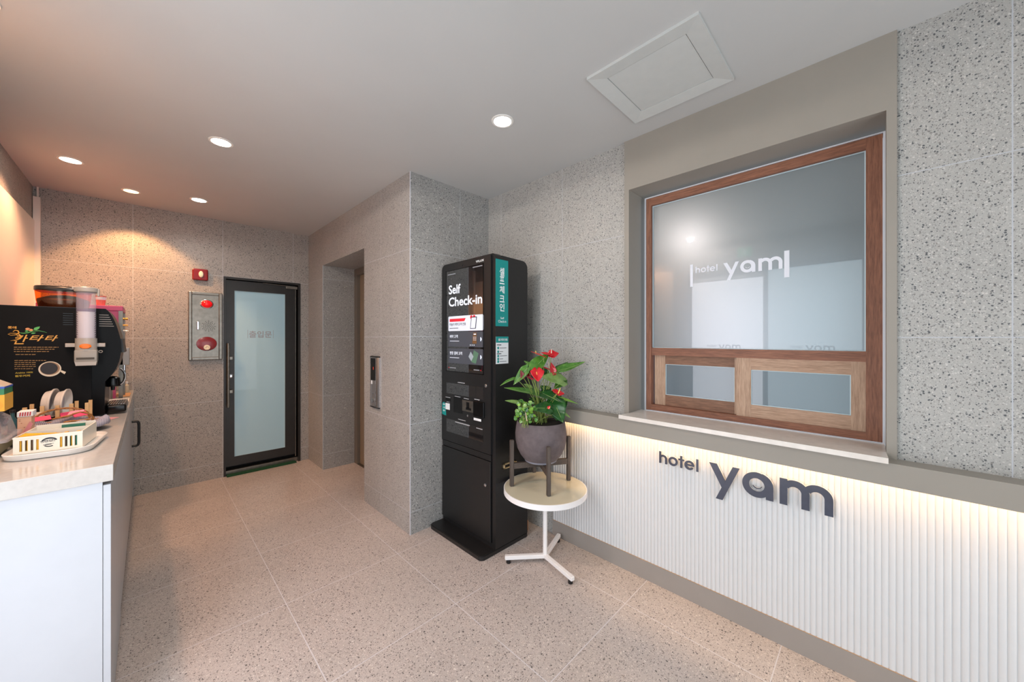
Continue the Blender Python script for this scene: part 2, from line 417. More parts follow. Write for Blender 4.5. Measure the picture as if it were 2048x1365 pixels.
# ledge
YE = 1.585
lg = bx('trim_4', BEIGE, (1.915, 1.929, YF, YE, 0.82, 0.905), None); lg['kind'] = 'structure'; lg['label'] = 'long greige ledge above the fluted panel'
bm = bmesh.new(); bm.from_mesh(lg.data); box(bm, 1.929, XR, YF, YE, 0.888, 0.905); box(bm, 1.929, XR, YE-0.012, YE, 0.845, 0.888); bm.to_mesh(lg.data); bm.free()
st = sroot('trim_5', (1.948, 0.2, 0.88), 'LED profile hidden under the ledge'); bx('strip_profile', WPL, (1.938, 1.958, YF, YE-0.02, 0.876, 0.888), st)
bx('baseboard_right', BEIGE2, (1.984, XR, YF, YE, 0, 0.103))['kind'] = 'structure'
# fluted panel: half-round ribs
bm = B(); pitch = 0.0193; n = int((YE-YF-0.003)/pitch); prof = []
y = YE
for i in range(n):
    for k in range(7):
        a = PI*k/6; prof.append((y-pitch*(0.5-0.5*math.cos(a)*0.97), 1.9895-0.0034*math.sin(a)**0.8))
    y -= pitch
loA = [bm.verts.new((px, py, 0.1065)) for py, px in prof]; hiA = [bm.verts.new((px, py, 0.888)) for py, px in prof]
for i in range(len(prof)-1): bm.faces.new((loA[i], loA[i+1], hiA[i+1], hiA[i]))
pn = obj('fluted_panel', bm, RIB, at=(1.99, 0, 0.1065), smooth=True)
tag(pn, 'white vertically fluted wall panel below the greige ledge', 'wall panel')
e = bx('panel_edge', MDF, (1.986, XR-0.0005, YF+0.003, YE, 0.1035, 0.1062), pn); e['label'] = 'raw board edge along the bottom'
e = bx('panel_backing', RIB, (1.9925, XR-0.0005, YF+0.003, YE, 0.1066, 0.887), pn)
# left wall with entrance
EY0, EY1, EZ = 0.03, 1.72, 2.20
bm = B(); box(bm, XL-0.15, XL, YF, EY0, 0, H); box(bm, XL-0.15, XL, EY1, YB+0.16, 0, H); box(bm, XL-0.15, XL, EY0, EY1, EZ, H)
struct('wall_left', bm, T_LEFT)
FR = mat('grey_aluminium', (92, 96, 98), 0.4, metal=0.3)
d3 = sroot('door_3', (XL, 0.87, 0), 'frosted glass entrance leaves beside the camera')
bm = B(); box(bm, XL-0.08, XL-0.03, EY0, EY0+0.05, 0, EZ); box(bm, XL-0.08, XL-0.03, 0.855, 0.89, 0, EZ); box(bm, XL-0.08, XL-0.03, 1.665, EY1, 0, EZ)
box(bm, XL-0.08, XL-0.03, EY0, EY1, 2.14, EZ); box(bm, XL-0.08, XL-0.03, EY0, EY1, 0, 0.05); obj('door_frame', bm, FR, d3)
bx('frosted_pane', PANE, (XL-0.06, XL-0.05, 0.08, 0.855, 0.05, 2.14), d3); bx('frosted_pane', PANE, (XL-0.06, XL-0.05, 0.89, 1.665, 0.05, 2.14), d3)
bm = B(); box(bm, XL-0.15, -0.5, YF-0.15, YF, 0, H); box(bm, -0.5, 2.0, YF-0.15, YF, 0, 0.1); box(bm, -0.5, 2.0, YF-0.15, YF, 2.3, H); box(bm, 2.0, 2.3, YF-0.15, YF, 0, H)
struct('wall_front', bm, T_BACK)
w2 = sroot('window_2', (0.75, YF, 0.1), 'shop window behind the camera')
bm = B(); box(bm, -0.5, 2.0, YF-0.1, YF-0.05, 0.1, 0.15); box(bm, -0.5, 2.0, YF-0.1, YF-0.05, 2.25, 2.3); box(bm, -0.5, -0.45, YF-0.1, YF-0.05, 0.15, 2.25); box(bm, 1.95, 2.0, YF-0.1, YF-0.05, 0.15, 2.25); box(bm, 0.72, 0.77, YF-0.1, YF-0.05, 0.15, 2.25)
obj('window_frame', bm, FR, w2); bx('window_pane', PANE, (-0.45, 1.95, YF-0.08, YF-0.07, 0.15, 2.25), w2)
# white board on the left wall
wp = bx('wall_panel', mat('glossy_cream_board', (240, 228, 212), 0.3), (XL, XL+0.012, 1.9, 4.50, 0.917, 2.255), at=(XL, 3.2, 0.917))
tag(wp, 'smooth cream wall board behind the coffee counter', 'wall panel')
cd = thing('cable_conduit', 'slim white vertical cable conduit in the far left corner', 'conduit', (-0.597, 4.515, 0.92))
bx('cover', mat('conduit_white', (226, 214, 204), 0.45), (-0.625+0.008, -0.581, 4.50, 4.53, 0.918, 2.44), cd, 0.002)
obj('pipe', tube(B(), [(-0.597, 4.52, 2.44), (-0.597, 4.52, 2.519)], 0.006), bpy.data.materials['conduit_white'], cd)

# ------------------------------------------------------------------ door 1 (dark framed glass door)
d1 = sroot('door_1', (0.86, YB, 0), 'dark framed door with a pale blue frosted pane')
DX0, DX1, DZ = 0.523, 1.199, 1.975
bm = B(); box(bm, DX0, DX0+0.018, YB-0.004, YB+0.12, 0, DZ); box(bm, 1.176, DX1, YB-0.004, YB+0.12, 0, DZ); box(bm, DX0+0.018, 1.176, YB-0.004, YB+0.12, DZ-0.022, DZ)
obj('door_frame', bm, DOORF, d1)
ya, yb = YB+0.022, YB+0.062
bm = B(); LX0, LX1 = 0.543, 1.150; gx0, gx1, gz0, gz1 = 0.612, 1.056, 0.175, 1.845
box(bm, LX0, gx0, ya, yb, 0.085, 1.945); box(bm, gx1, LX1, ya, yb, 0.085, 1.945); box(bm, gx0, gx1, ya, yb, gz1, 1.945); box(bm, gx0, gx1, ya, yb, 0.085, gz0)
lf = obj('door_leaf', bm, DOORF, d1)
bx('glass_pane', DOORGLASS, (gx0-0.002, gx1+0.002, ya+0.010, ya+0.018, gz0-0.002, gz1+0.002), lf)
bm = B(); e = 0.004
for q in ((gx0, gx0+e, gz0, gz1), (gx1-e, gx1, gz0, gz1), (gx0+e, gx1-e, gz0, gz0+e), (gx0+e, gx1-e, gz1-e, gz1)): box(bm, q[0], q[1], ya+0.006, ya+0.010, q[2], q[3])
obj('glass_bead', bm, mat('door_bead', (176, 200, 206), 0.3), lf)
bm = B(); SG = mat('silver_film_lettering', (150, 146, 148), 0.35, metal=0.4)
mf = lambda u, v, w_: (0.731+u, ya+0.0095-w_, 1.378+v)
text_bm(bm, '출입문', 0.074, mf, 0.0004, 0.001)
for q in ((0.722, 0.7245), (0.945, 0.9475)): box(bm, q[0], q[1], ya+0.0085, ya+0.0097, 1.366, 1.452)
o = obj('door_lettering', bm, SG, lf); o['label'] = 'small silver lettering between two bars'
hd = obj('pull_handle', tube(B(), [(0.556, YB-0.035, 0.685), (0.556, YB-0.035, 1.316)], 0.0125, 12), STEEL, lf, smooth=True)
for z in (1.168, 0.838): obj('handle_bracket', box(B(), 0.548, 0.592, YB-0.040, ya, z-0.016, z+0.016, 0.003), STEEL, hd)
obj('key_lock', lathe(B(), [(0.018, 0), (0.018, -0.012), (0.008, -0.014), (0.008, -0.02)], (0.583, ya, 0.988), 20, 'y'), CHROME, lf, smooth=True)
bx('door_edge_strip', STEEL, (1.152, 1.159, ya-0.004, yb, 0.06, 1.93), d1)
cl = obj('door_closer', box(B(), 1.06, 1.17, YB+0.0, YB+0.022, 1.905, 1.935, 0.003), STEEL, d1)
obj('closer_arm', tube(B(), [(1.10, YB+0.01, 1.935), (0.85, YB+0.014, 1.945)], 0.005), STEEL, d1)
bx('threshold', STEEL, (DX0+0.018, 1.176, YB+0.02, YB+0.12, 0.002, 0.045), d1)
bx('door_backing', mat('dark_gap', (16, 16, 17), 0.8), (DX0, DX1, YB+0.12, YB+0.15, 0, DZ), d1)
tb = mat('green_turf', (14, 70, 40), 0.9, var=0.3, vscale=300, bump=0.8, bscale=600)
mt = obj('door_mat', box(B(), 0.545, 1.15, YB-0.045, YB+0.10, 0.001, 0.012), tb, at=(0.85, YB, 0.001)); tag(mt, 'strip of green artificial turf at the foot of the glass door', 'mat')

# fire alarm panel
al = thing('fire_alarm_panel', 'stainless steel fire alarm panel left of the glass door', 'alarm panel', (0.388, YB, 1.16))
AX0, AX1, AZ0, AZ1 = 0.262, 0.512, 1.158, 1.803
bm = B(); t = 0.028
box(bm, AX0, AX0+t, YB-0.03, YB, AZ0, AZ1, 0.006); box(bm, AX1-t, AX1, YB-0.03, YB, AZ0, AZ1, 0.006); box(bm, AX0+t-0.004, AX1-t+0.004, YB-0.0296, YB, AZ1-t, AZ1-0.0004, 0.005); box(bm, AX0+t-0.004, AX1-t+0.004, YB-0.0296, YB, AZ0+0.0004, AZ0+t, 0.005)
obj('panel_frame', bm, STEEL, al)
pf = bx('front_plate', STEEL, (AX0+0.026, AX1-0.026, YB-0.018, YB-0.001, AZ0+0.026, AZ1-0.026), al)
px = 0.395
obj('lamp_rim', lathe(B(), [(0.050, 0), (0.050, -0.006), (0.042, -0.010)], (px, YB-0.018, 1.690), 28, 'y', 1, 0.86), CHROME, al, smooth=True)
obj('red_lamp', lathe(B(), [(0.042, 0), (0.038, -0.014), (0.024, -0.024), (0.004, -0.028)], (px, YB-0.026, 1.690), 28, 'y', 1, 0.86), REDL, al, smooth=True)
obj('call_disc', lathe(B(), [(0.076, 0), (0.074, -0.006), (0.040, -0.012), (0.004, -0.013)], (px, YB-0.018, 1.312), 36, 'y', 1, 0.88), REDP, al, smooth=True)
obj('call_button', lathe(B(), [(0.024, 0), (0.024, -0.008), (0.010, -0.009), (0.008, -0.003), (0.0, -0.003)], (px, YB-0.029, 1.278), 20, 'y'), CREAM, al, smooth=True)
bm = B()
for r, n in ((0.0, 1), (0.013, 6), (0.026, 12), (0.039, 16), (0.050, 12)):
    for k in range(n):
        a = 2*PI*k/n; lathe(bm, [(0.0032, 0), (0.0032, -0.0008)], (0.410+r*math.cos(a), YB-0.018, 1.480+r*math.sin(a)), 8, 'y')
obj('speaker_holes', bm, mat('hole_black', (15, 15, 15), 0.9), al)
obj('jack_cover', box(B(), 0.322, 0.340, YB-0.026, YB-0.018, 1.445, 1.525, 0.004), CHROME, al)
rb = thing('alarm_siren', 'small red alarm siren box above the steel panel', 'alarm', (0.343, YB, 1.92))
obj('housing', box(B(), 0.290, 0.404, YB-0.035, YB, 1.912, 2.02, 0.010), REDP, rb)
obj('lens', lathe(B(), [(0.017, 0), (0.017, -0.008), (0.012, -0.013)], (0.352, YB-0.035, 1.968), 20, 'y', 1, 1.75), CREAM, rb, smooth=True)

# lift call panel
cp = thing('lift_call_panel', 'narrow silver lift call panel with a black display on the pillar', 'control panel', (XE, 2.80, 0.82))
prof = [(2.732, 0.0), (2.740, -0.016), (2.765, -0.020), (2.792, -0.015)]
bm = B(); prism(bm, [(2.730, 0.0), (2.730, -0.012), (2.740, -0.019), (2.765, -0.021), (2.785, -0.016), (2.785, 0.0)], lambda u, v, w_: (XE+v, u, w_), 0.822, 1.212); obj('silver_side', bm, CHROME, cp)
bx('face_plate', mat('panel_grey', (120, 118, 118), 0.35, metal=0.3), (XE-0.014, XE, 2.785, 2.868, 0.822, 1.212), cp)
bx('silver_edge', CHROME, (XE-0.016, XE, 2.868, 2.878, 0.822, 1.215), cp)
bx('display', BLACKG, (XE-0.0155, XE-0.013, 2.787, 2.866, 1.03, 1.205), cp)
bm = B(); text_bm(bm, '1', 0.030, lambda u, v, w_: (XE-0.0158, 2.830-u, 1.115+v), bold=0.001); obj('red_digit', bm, mat('red_led', (220, 60, 40), 0.5, emit=(255, 60, 30), estr=1.0), cp)
obj('call_button', lathe(B(), [(0.016, 0), (0.016, -0.004), (0.012, -0.005)], (XE-0.014, 2.826, 0.872), 20, 'x'), CHROME, cp, smooth=True)
obj('call_button', lathe(B(), [(0.010, 0), (0.010, -0.003), (0.008, -0.004)], (XE-0.014, 2.826, 0.93), 20, 'x'), CHROME, cp, smooth=True)
bx('sticker', PAPER, (XE-0.0148, XE-0.014, 2.842, 2.866, 0.998, 1.026), cp)
obj('end_cap', box(B(), XE-0.018, XE, 2.730, 2.878, 1.212, 1.222, 0.003), BLACK, cp); obj('end_cap', box(B(), XE-0.018, XE, 2.730, 2.878, 0.813, 0.822, 0.003), BLACK, cp)

# ------------------------------------------------------------------ ceiling lamps and hatch
LABS = ['white recessed downlight nearest the reception window', 'white recessed downlight in the middle of the ceiling', 'peach-glowing recessed downlight furthest left, over the coffee counter',
        'small amber recessed downlight close to the left corner', 'small white recessed downlight near the glass door', 'recessed downlight by the entrance, seen only mirrored in the window', 'peach-glowing downlight over the near half of the coffee counter, outside the picture']
RIM = mat('lamp_rim_white', (232, 228, 222), 0.5)
for i, (x, y, k) in enumerate(LAMPS):
    r = 0.047 if k != 'warm' else 0.043
    L = thing('downlight', LABS[i], 'ceiling light', (x, y, H), group='recessed ceiling downlights')
    obj('rim', lathe(B(), [(r+0.012, 0), (r+0.011, -0.004), (r, -0.005), (r, -0.001), ], (x, y, H), 32, cap=False), RIM, L, smooth=True)
    col = {'white': (1, 0.93, 0.84), 'peach': (1, 0.88, 0.76), 'warm': (1, 0.62, 0.25)}[k]
    rr = r*0.98
    obj('diffuser', lathe(B(), [(rr, -0.0035), (rr*0.6, -0.0045), (0.001, -0.005)], (x, y, H), 32), glow('lamp_glow_'+k, col, 22 if k != 'warm' else 7), L)
ht = thing('ceiling_hatch', 'white square access hatch in the ceiling above the window', 'hatch', (1.60, 0.68, H))
hx0, hx1, hy0, hy1, wz = 1.375, 1.835, 0.442, 0.905, 0.064
def hq(p, z0=H-0.016): return [(a, b, H-c) for a, b, c in p]
bm = B()
for (a0, a1, b0, b1) in ((hx0, hx1, hy0, hy0+wz), (hx0, hx1, hy1-wz, hy1), (hx0, hx0+wz, hy0, hy1), (hx1-wz, hx1, hy0, hy1)):
    pass
ou = [(hx0, hy0), (hx1, hy0), (hx1, hy1), (hx0, hy1)]; inn = [(hx0+wz, hy0+wz), (hx1-wz, hy0+wz), (hx1-wz, hy1-wz), (hx0+wz, hy1-wz)]
rings = [[(x, y, H) for x, y in ou], [(x, y, H-0.012) for x, y in ou], [(x, y, H-0.005) for x, y in inn], [(x, y, H) for x, y in inn]]
ring_loft(bm, rings, cap=False); obj('hatch_frame', bm, HATCHM, ht)
bx('hatch_lid', HATCHM, (hx0+wz+0.003, hx1-wz-0.003, hy0+wz+0.003, hy1-wz-0.003, H-0.003, H), ht)

# ------------------------------------------------------------------ lettering "hotel yam"
def line_quad(bm, mp, a, b, w0, t0, t1):
    prism(bm, [(a[0]-w0/2, a[1]), (a[0]+w0/2, a[1]), (b[0]+w0/2, b[1]), (b[0]-w0/2, b[1])], mp, t0, t1)
def arc_strip(bm, mp, cx, cy, r0, r1, a0, a1, t0, t1, n=28):
    for k in range(n):
        b0, b1 = a0+(a1-a0)*k/n, a0+(a1-a0)*(k+1)/n
        prism(bm, [(cx+r0*math.cos(b0), cy+r0*math.sin(b0)), (cx+r1*math.cos(b0), cy+r1*math.sin(b0)), (cx+r1*math.cos(b1), cy+r1*math.sin(b1)), (cx+r0*math.cos(b1), cy+r0*math.sin(b1))], mp, t0, t1)
def rect(bm, mp, x0, x1, y0, y1, t0, t1): prism(bm, [(x0, y0), (x1, y0), (x1, y1), (x0, y1)], mp, t0, t1)
def logo(mp, t0, t1, sink, smile_sink=None):
    """mp maps (u right, v up, w out), in metres of the wall sign; u=0 at the h, v=0 at the base line of yam; sink(name,bm)"""
    g = 0.832; e = (t1-t0)*0.03
    b = B(); rect(b, mp, 0, .0105, .051, .114, t0, t1); arc_strip(b, mp, .0212, .0775, .0105, .021, 0, PI, t0, t1+e, 16); rect(b, mp, .0317, .0422, .051, .0775, t0, t1); sink('letter', b)
    b = B(); arc_strip(b, mp, .0735, .0745, .0135, .0240, 0, 2*PI, t0, t1, 36); sink('letter', b)
    b = B(); rect(b, mp, .110, .1205, .051, .113, t0, t1); rect(b, mp, .1015, .130, .089, .0975, t0, t1+e); sink('letter', b)
    b = B(); arc_strip(b, mp, .1555, .0745, .0135, .0240, 0.0, 2*PI-0.62, t0, t1, 30); rect(b, mp, .140, .1785, .0712, .0792, t0, t1+e); sink('letter', b)
    b = B(); rect(b, mp, .189, .1995, .051, .114, t0, t1); sink('letter', b)
    U = lambda y: g-y
    # y
    b = B(); prism(b, [(U(.480), .114), (U(.451), .114), (U(.523), -.056), (U(.553), -.056)], mp, t0, t1)
    prism(b, [(U(.582), .114), (U(.549), .114), (U(.5115), .039), (U(.5265), .003)], mp, t0, t1+e); sink('letter', b)
    # a
    b = B(); arc_strip(b, mp, U(.3835), .057, .0300, .0570, 0, 2*PI, t0, t1, 48); rect(b, mp, U(.3485), U(.3205), 0, .057, t0, t1+e)
    arc_strip(b, mp, U(.3775), .057, .0290, .0570, 0, PI*0.42, t0, t1+2*e, 14); sink('letter', b)
    b = B(); arc_strip(b, mp, U(.3815), .0595, .0165, .0200, PI*1.13, PI*1.87, t0, t1, 16); (smile_sink or sink)('smile', b)
    # m
    b = B(); rect(b, mp, U(.298), U(.2705), 0, .114, t0, t1)
    for c0 in (.2465, .1715):
        arc_strip(b, mp, U(c0), .0625, .0240, .0515, 0, PI*(0.82 if c0 > .2 else 0.83), t0, t1+(e if c0 > .2 else 2*e), 24)
        rect(b, mp, U(c0-.0240), U(c0-.0515), 0, .0625, t0, t1+(3*e if c0 > .2 else 4*e))
    sink('letter', b)
LET = mat('dark_slate_acrylic', (62, 66, 82), 0.22, var=0.08, vscale=30)
LETE = mat('white_acrylic_edge', (235, 235, 235), 0.4)
sg = thing('wall_sign', 'dark slate raised lettering reading hotel yam on the fluted panel', 'sign', (1.975, 0.48, 0.634))
mpw = lambda u, v, w_: (1.986-w_, 0.832-u, 0.634+v)
def sinkw(nm, b):
    b2 = b.copy(); o = obj(nm, b, LET, sg)
    bmesh.ops.scale(b2, vec=(1, 1, 1), verts=b2.verts)
    for v in b2.verts: v.co.x += 0.006
    obj('white_backing', b2, LETE, o)
logo(mpw, 0.0145, 0.0205, sinkw)
DEC = mat('white_decal', (226, 228, 236), 0.55)
bmd = B()
mpd = lambda u, v, w_: (2.158-w_, 0.7085-u*0.552, 1.698+v*0.552)
def sinkd(nm, b):
    me = bpy.data.meshes.new('x'); b.to_mesh(me); b.free(); bmd.from_mesh(me); bpy.data.meshes.remove(me)
logo(mpd, 0.0003, 0.0009, sinkd)
box(bmd, 2.1574, 2.158, 0.723, 0.737, 1.652, 1.777); box(bmd, 2.1574, 2.158, 0.289, 0.309, 1.654, 1.782)
dd = obj('window_decal', bmd, DEC, wn); dd['label'] = 'white decal reading hotel yam between two bars'
# the same name in dark film low on each entrance leaf (reads mirrored from inside)
for y0 in (1.479, 0.650):
    bmd = B(); mpe = lambda u, v, w_: (-0.597+w_, y0-u*0.51, 1.232+v*0.51)
    logo(mpe, 0.0, 0.0012, sinkd); bx0 = obj('film_lettering', bmd, mat('grey_film_lettering', (110, 120, 126), 0.6), d3)

# measuring helpers: the point where the sight line of a photo pixel meets a plane of the room
_sF = (math.sin(.7858), math.cos(.7858)); _sR = (math.cos(.7858), -math.sin(.7858))
def _ray(px, py):
    l = (px-1024)/727; return (_sF[0]+l*_sR[0], _sF[1]+l*_sR[1], (678-py)/727)
def onX(px, py, c): r = _ray(px, py); s = c/r[0]; return Vector((c, r[1]*s, 1.36+r[2]*s))
def onY(px, py, c): r = _ray(px, py); s = c/r[1]; return Vector((r[0]*s, c, 1.36+r[2]*s))
def atd(px, py, d): r = _ray(px, py); return Vector((r[0]*d, r[1]*d, 1.36+r[2]*d))
def text_fit(bm, s, x0, y0, w_, h_, mapf, bold=0.0, shear=0.0, t=0.0005):
    tmp = B(); text_bm(tmp, s, 1.0, lambda u, v, q: (u, v, 0), bold=bold, shear=shear)
    us = [v.co.x for v in tmp.verts]; vs = [v.co.y for v in tmp.verts]
    a, b, c, d = min(us), max(us), min(vs), max(vs)
    me = bpy.data.meshes.new('x'); tmp.to_mesh(me); tmp.free()
    nb = [bm.verts.new(mapf(x0+(v.co.x-a)/(b-a)*w_, y0+(v.co.y-c)/(d-c)*h_, t)) for v in me.vertices]
    for p in me.polygons:
        try: bm.faces.new([nb[i] for i in p.vertices])
        except ValueError: pass
    bpy.data.meshes.remove(me); return bm

# ------------------------------------------------------------------ self check-in kiosk
KX, KY = 1.535, 1.692
ks = thing('check_in_kiosk', 'tall black self check-in kiosk with a touch screen and teal side sign', 'kiosk', (1.68, 1.98, 0))
KP = lambda m: m*0.9903
def kf(u, v, w_):   # u: metres measured along the front, v: height, both on the plane x=1.55
    return (KX-w_, u*0.9903, 1.36+(v-1.36)*0.9903)
bm = B(); prism(bm, rrect(0.43, 0.578, 0.03, 5, 1.645, 1.981), lambda u, v, w_: (u, v, w_), 0.0, 0.028); bmesh.ops.bevel(bm, geom=[e for e in bm.edges if e.verts[0].co.z > .02 and e.verts[1].co.z > .02 and abs(e.calc_length()) < .6 and len([f for f in e.link_faces if abs(f.normal.z) < .5])], offset=0.004, segments=2, affect='EDGES'); obj('base_plate', bm, KIOSK, ks)
bm = B(); pr = []
def yz(pts, x0, x1, bm): return prism(bm, pts, lambda u, v, w_: (w_, u, v), x0, x1)
W0, W1, ZT = KY, 2.268, 1.904
cor = lambda cx, cy, r, a0, n=6: [(cx+r*math.cos(a0+PI/2*k/n), cy+r*math.sin(a0+PI/2*k/n)) for k in range(n+1)]
out = [(W0, 0.028)] + [(W1, 0.028)] + cor(W1-0.045, ZT-0.045, 0.045, 0) + cor(W0+0.03, ZT-0.03, 0.03, PI/2)
yz(out, KX+0.012, 1.60, bm); obj('front_casing', bm, KIOSK, ks)
bm = B(); side = [(1.60, 0.028), (1.845, 0.028)] + cor(1.845-0.05, ZT-0.066, 0.05, 0) + [(1.60, ZT-0.010)]
prism(bm, side, lambda u, v, w_: (u, w_, v), W0+0.001, W1-0.001); obj('body', bm, KIOSK, ks)
bm = B(); zg = 0.622
up = [(1.724, zg)] + [(W1-0.002, zg)] + cor(W1-0.042, ZT-0.042, 0.038, 0) + cor(1.724+0.012, ZT-0.016, 0.012, PI/2)
yz(up, KX, KX+0.014, bm); ud = obj('upper_door', bm, KIOSK, ks)
bm = B(); box(bm, KX+0.001, KX+0.014, 1.730, W1-0.004, 0.060, 0.575, 0.002); ldr = obj('lower_door', bm, KIOSK, ks)
bm = B(); box(bm, KX+0.004, KX+0.014, 1.730, W1-0.004, 0.580, 0.617, 0.001); obj('middle_strip', bm, KIOSK, ks)
def fbox(name, m, u0, u1, v0, v1, w0, w1, parent, bev=0.0, label=None):
    a = kf(u0, v0, w0); b = kf(u1, v1, w1)
    bm = box(B(), min(a[0], b[0]), max(a[0], b[0]), min(a[1], b[1]), max(a[1], b[1]), min(a[2], b[2]), max(a[2], b[2]), bev)
    o = obj(name, bm, m, parent)
    if label: o['label'] = label
    return o
SCR = film_glass('kiosk_screen_glass', (22, 22, 24), 0.08, 1.0)
SCR.node_tree.nodes['Principled BSDF'].inputs['Coat IOR'].default_value = 2.0
scr = fbox('touch_screen', SCR, 1.816, 2.228, 1.128, 1.850, 0.0, 0.0015, ud)
bm = B()
for q in ((1.811, 1.8155, 1.123, 1.855), (2.2285, 2.233, 1.123, 1.855), (1.811, 2.233, 1.123, 1.1275), (1.811, 2.233, 1.8505, 1.855)):
    a = kf(q[0], q[2], 0); b = kf(q[1], q[3], .003); box(bm, b[0], a[0], a[1], b[1], a[2], b[2])
obj('screen_bezel', bm, BLACKG, scr)
LIT = mat('screen_white_pixels', (235, 240, 250), 0.4, emit=(225, 232, 250), estr=0.35)
CARD = mat('screen_card_white', (222, 226, 236), 0.4, emit=(215, 220, 240), estr=0.25)
BTN = mat('screen_button_grey', (74, 76, 84), 0.35, emit=(60, 62, 70), estr=0.15)
REDI = mat('screen_red', (214, 36, 52), 0.4, emit=(214, 36, 52), estr=0.3)
INKS = mat('screen_dark_text', (40, 40, 48), 0.5)
kt = lambda u, v, w_: kf(2.198-u, v, w_+0.0015)   # text: u runs to the right
bm = B(); text_fit(bm, 'Self', 0, 1.681, 0.140, 0.066, kt, 0.02); text_fit(bm, 'Check-in', 0, 1.592, 0.374, 0.066, kt, 0.02)
o = obj('screen_title', bm, LIT, scr)
bm = B(); prism(bm, rrect(0.392, 0.106, 0.008, 4, 0.192, 1.468), kt, 0.0002, 0.0008); card = obj('screen_card', bm, CARD, scr)
bm = B(); prism(bm, [(0.012, 1.503), (0.20, 1.503), (0.185, 1.482), (0.012, 1.482)], kt, 0.001, 0.0013)
for c in (0.262, 0.292): prism(bm, [(c+0.013*math.cos(k*PI/8), 1.507+0.013*math.sin(k*PI/8)) for k in range(16)], kt, 0.001, 0.0016)
obj('card_ribbon', bm, REDI, card)
bm = B(); text_fit(bm, '야놀자 예약고객 전용', 0.012, 1.452, 0.190, 0.021, kt, 0.012, t=0.0013)
for q in ((0.012, 0.115, 1.433, 1.437),): prism(bm, [(q[0], q[2]), (q[1], q[2]), (q[1], q[3]), (q[0], q[3])], kt, 0.001, 0.0012)
obj('card_text', bm, INKS, card)
bm = B(); prism(bm, [(0.250, 1.428), (0.310, 1.428), (0.322, 1.508), (0.262, 1.508)], kt, 0.001, 0.002); ph = obj('phone_picture', bm, INKS, card)
bm = B(); prism(bm, [(0.256, 1.432), (0.304, 1.432), (0.3145, 1.503), (0.2665, 1.503)], kt, 0.002, 0.0024); obj('phone_display', bm, CARD, ph)
for zc, s, sub in ((1.357, '예약 고객', 0), (1.238, '현장 결제 고객', 1)):
    bm = B(); prism(bm, rrect(0.392, 0.106, 0.006, 4, 0.192, zc), kt, 0.0002, 0.0007); bt = obj('screen_button', bm, BTN, scr)
    bm = B(); text_fit(bm, s, 0.014, zc+0.008, 0.095 if not sub else 0.145, 0.023, kt, 0.012, t=0.001)
    prism(bm, [(0.014, zc-0.012), (0.125, zc-0.012), (0.125, zc-0.015), (0.014, zc-0.015)], kt, 0.0008, 0.001)
    prism(bm, [(0.356, zc+0.013), (0.362, zc+0.013), (0.372, zc), (0.362, zc-0.013), (0.356, zc-0.013), (0.366, zc)], kt, 0.0008, 0.0012)
    obj('button_text', bm, LIT, bt)
    bm = B()
    if not sub:
        prism(bm, [(0.272, zc-0.03), (0.318, zc-0.03), (0.318, zc+0.045), (0.282, zc+0.045)], kt, 0.0008, 0.0013); obj('button_picture', bm, mat('screen_tan', (120, 84, 50), 0.4), bt)
        bm = B(); prism(bm, [(0.288, zc+0.030), (0.312, zc+0.030), (0.312, zc+0.037), (0.288, zc+0.037)], kt, 0.0014, 0.0018)
        for i in range(3):
            for j in range(3): prism(bm, [(0.284+i*0.012, zc+0.012-j*0.010), (0.289+i*0.012, zc+0.012-j*0.010), (0.289+i*0.012, zc+0.016-j*0.010), (0.284+i*0.012, zc+0.016-j*0.010)], kt, 0.0014, 0.0018)
        for i in range(3): prism(bm, [(0.252+i*0.02+0.004*math.cos(k*PI/4), zc-0.040+0.004*math.sin(k*PI/4)) for k in range(8)], kt, 0.0014, 0.0018)
        obj('picture_keys', bm, LIT, bt)
    else:
        prism(bm, [(0.262, zc-0.035), (0.310, zc-0.045), (0.338, zc+0.025), (0.290, zc+0.045)], kt, 0.0008, 0.0013); obj('button_picture', bm, mat('screen_green', (92, 128, 104), 0.4), bt)
        bm = B(); prism(bm, [(0.232, zc), (0.262, zc-0.03), (0.286, zc+0.002), (0.256, zc+0.034)], kt, 0.0014, 0.0018); obj('button_picture', bm, mat('screen_silver', (166, 176, 184), 0.4), bt)
bm = B(); kt2 = lambda u, v, w_: kf(2.222-u, v, w_+0.0015)
for a, b, z in ((0.012, 0.105, 1.822), (0.30, 0.40, 1.838), (0.035, 0.11, 1.148), (0.31, 0.37, 1.148)): prism(bm, [(a, z), (b, z), (b, z+0.006), (a, z+0.006)], kt2, 0.0002, 0.0007)
obj('small_print', bm, mat('screen_dim_text', (150, 152, 158), 0.5), scr)
bm = B()
for c, z in ((0.025, 1.151), (0.385, 1.151)): prism(bm, [(c+0.004*math.cos(k*PI/4), z+0.004*math.sin(k*PI/4)) for k in range(8)], kt2, 0.0002, 0.0008)
obj('screen_dots', bm, REDI, scr)
bm = B(); text_fit(bm, 'YFLUX', 0, 1.868, 0.085, 0.014, lambda u, v, w_: kf(1.892-u, v, w_), 0.02); obj('front_lettering', bm, INKW, ud)
o = obj('camera_hole', lathe(B(), [(0.006, 0), (0.005, -0.001)], kf(2.035, 1.872, 0), 16, 'x'), BLACKG, ud)
for k, (v0, v1) in enumerate(((0.962, 1.040), (0.682, 0.776))):
    s_ = fbox('smoked_window', SCR, 1.814, 2.228, v0, v1, 0.0, 0.001, ud)
lk = lambda u, v, par: obj('key_lock', lathe(B(), [(0.011, 0), (0.011, -0.004), (0.006, -0.006), (0.006, -0.008), (0.001, -0.008)], kf(u, v, 0), 20, 'x'), CHROME, par, smooth=True)
lk(1.786, 1.055, ud); lk(1.792, 0.409, ldr)
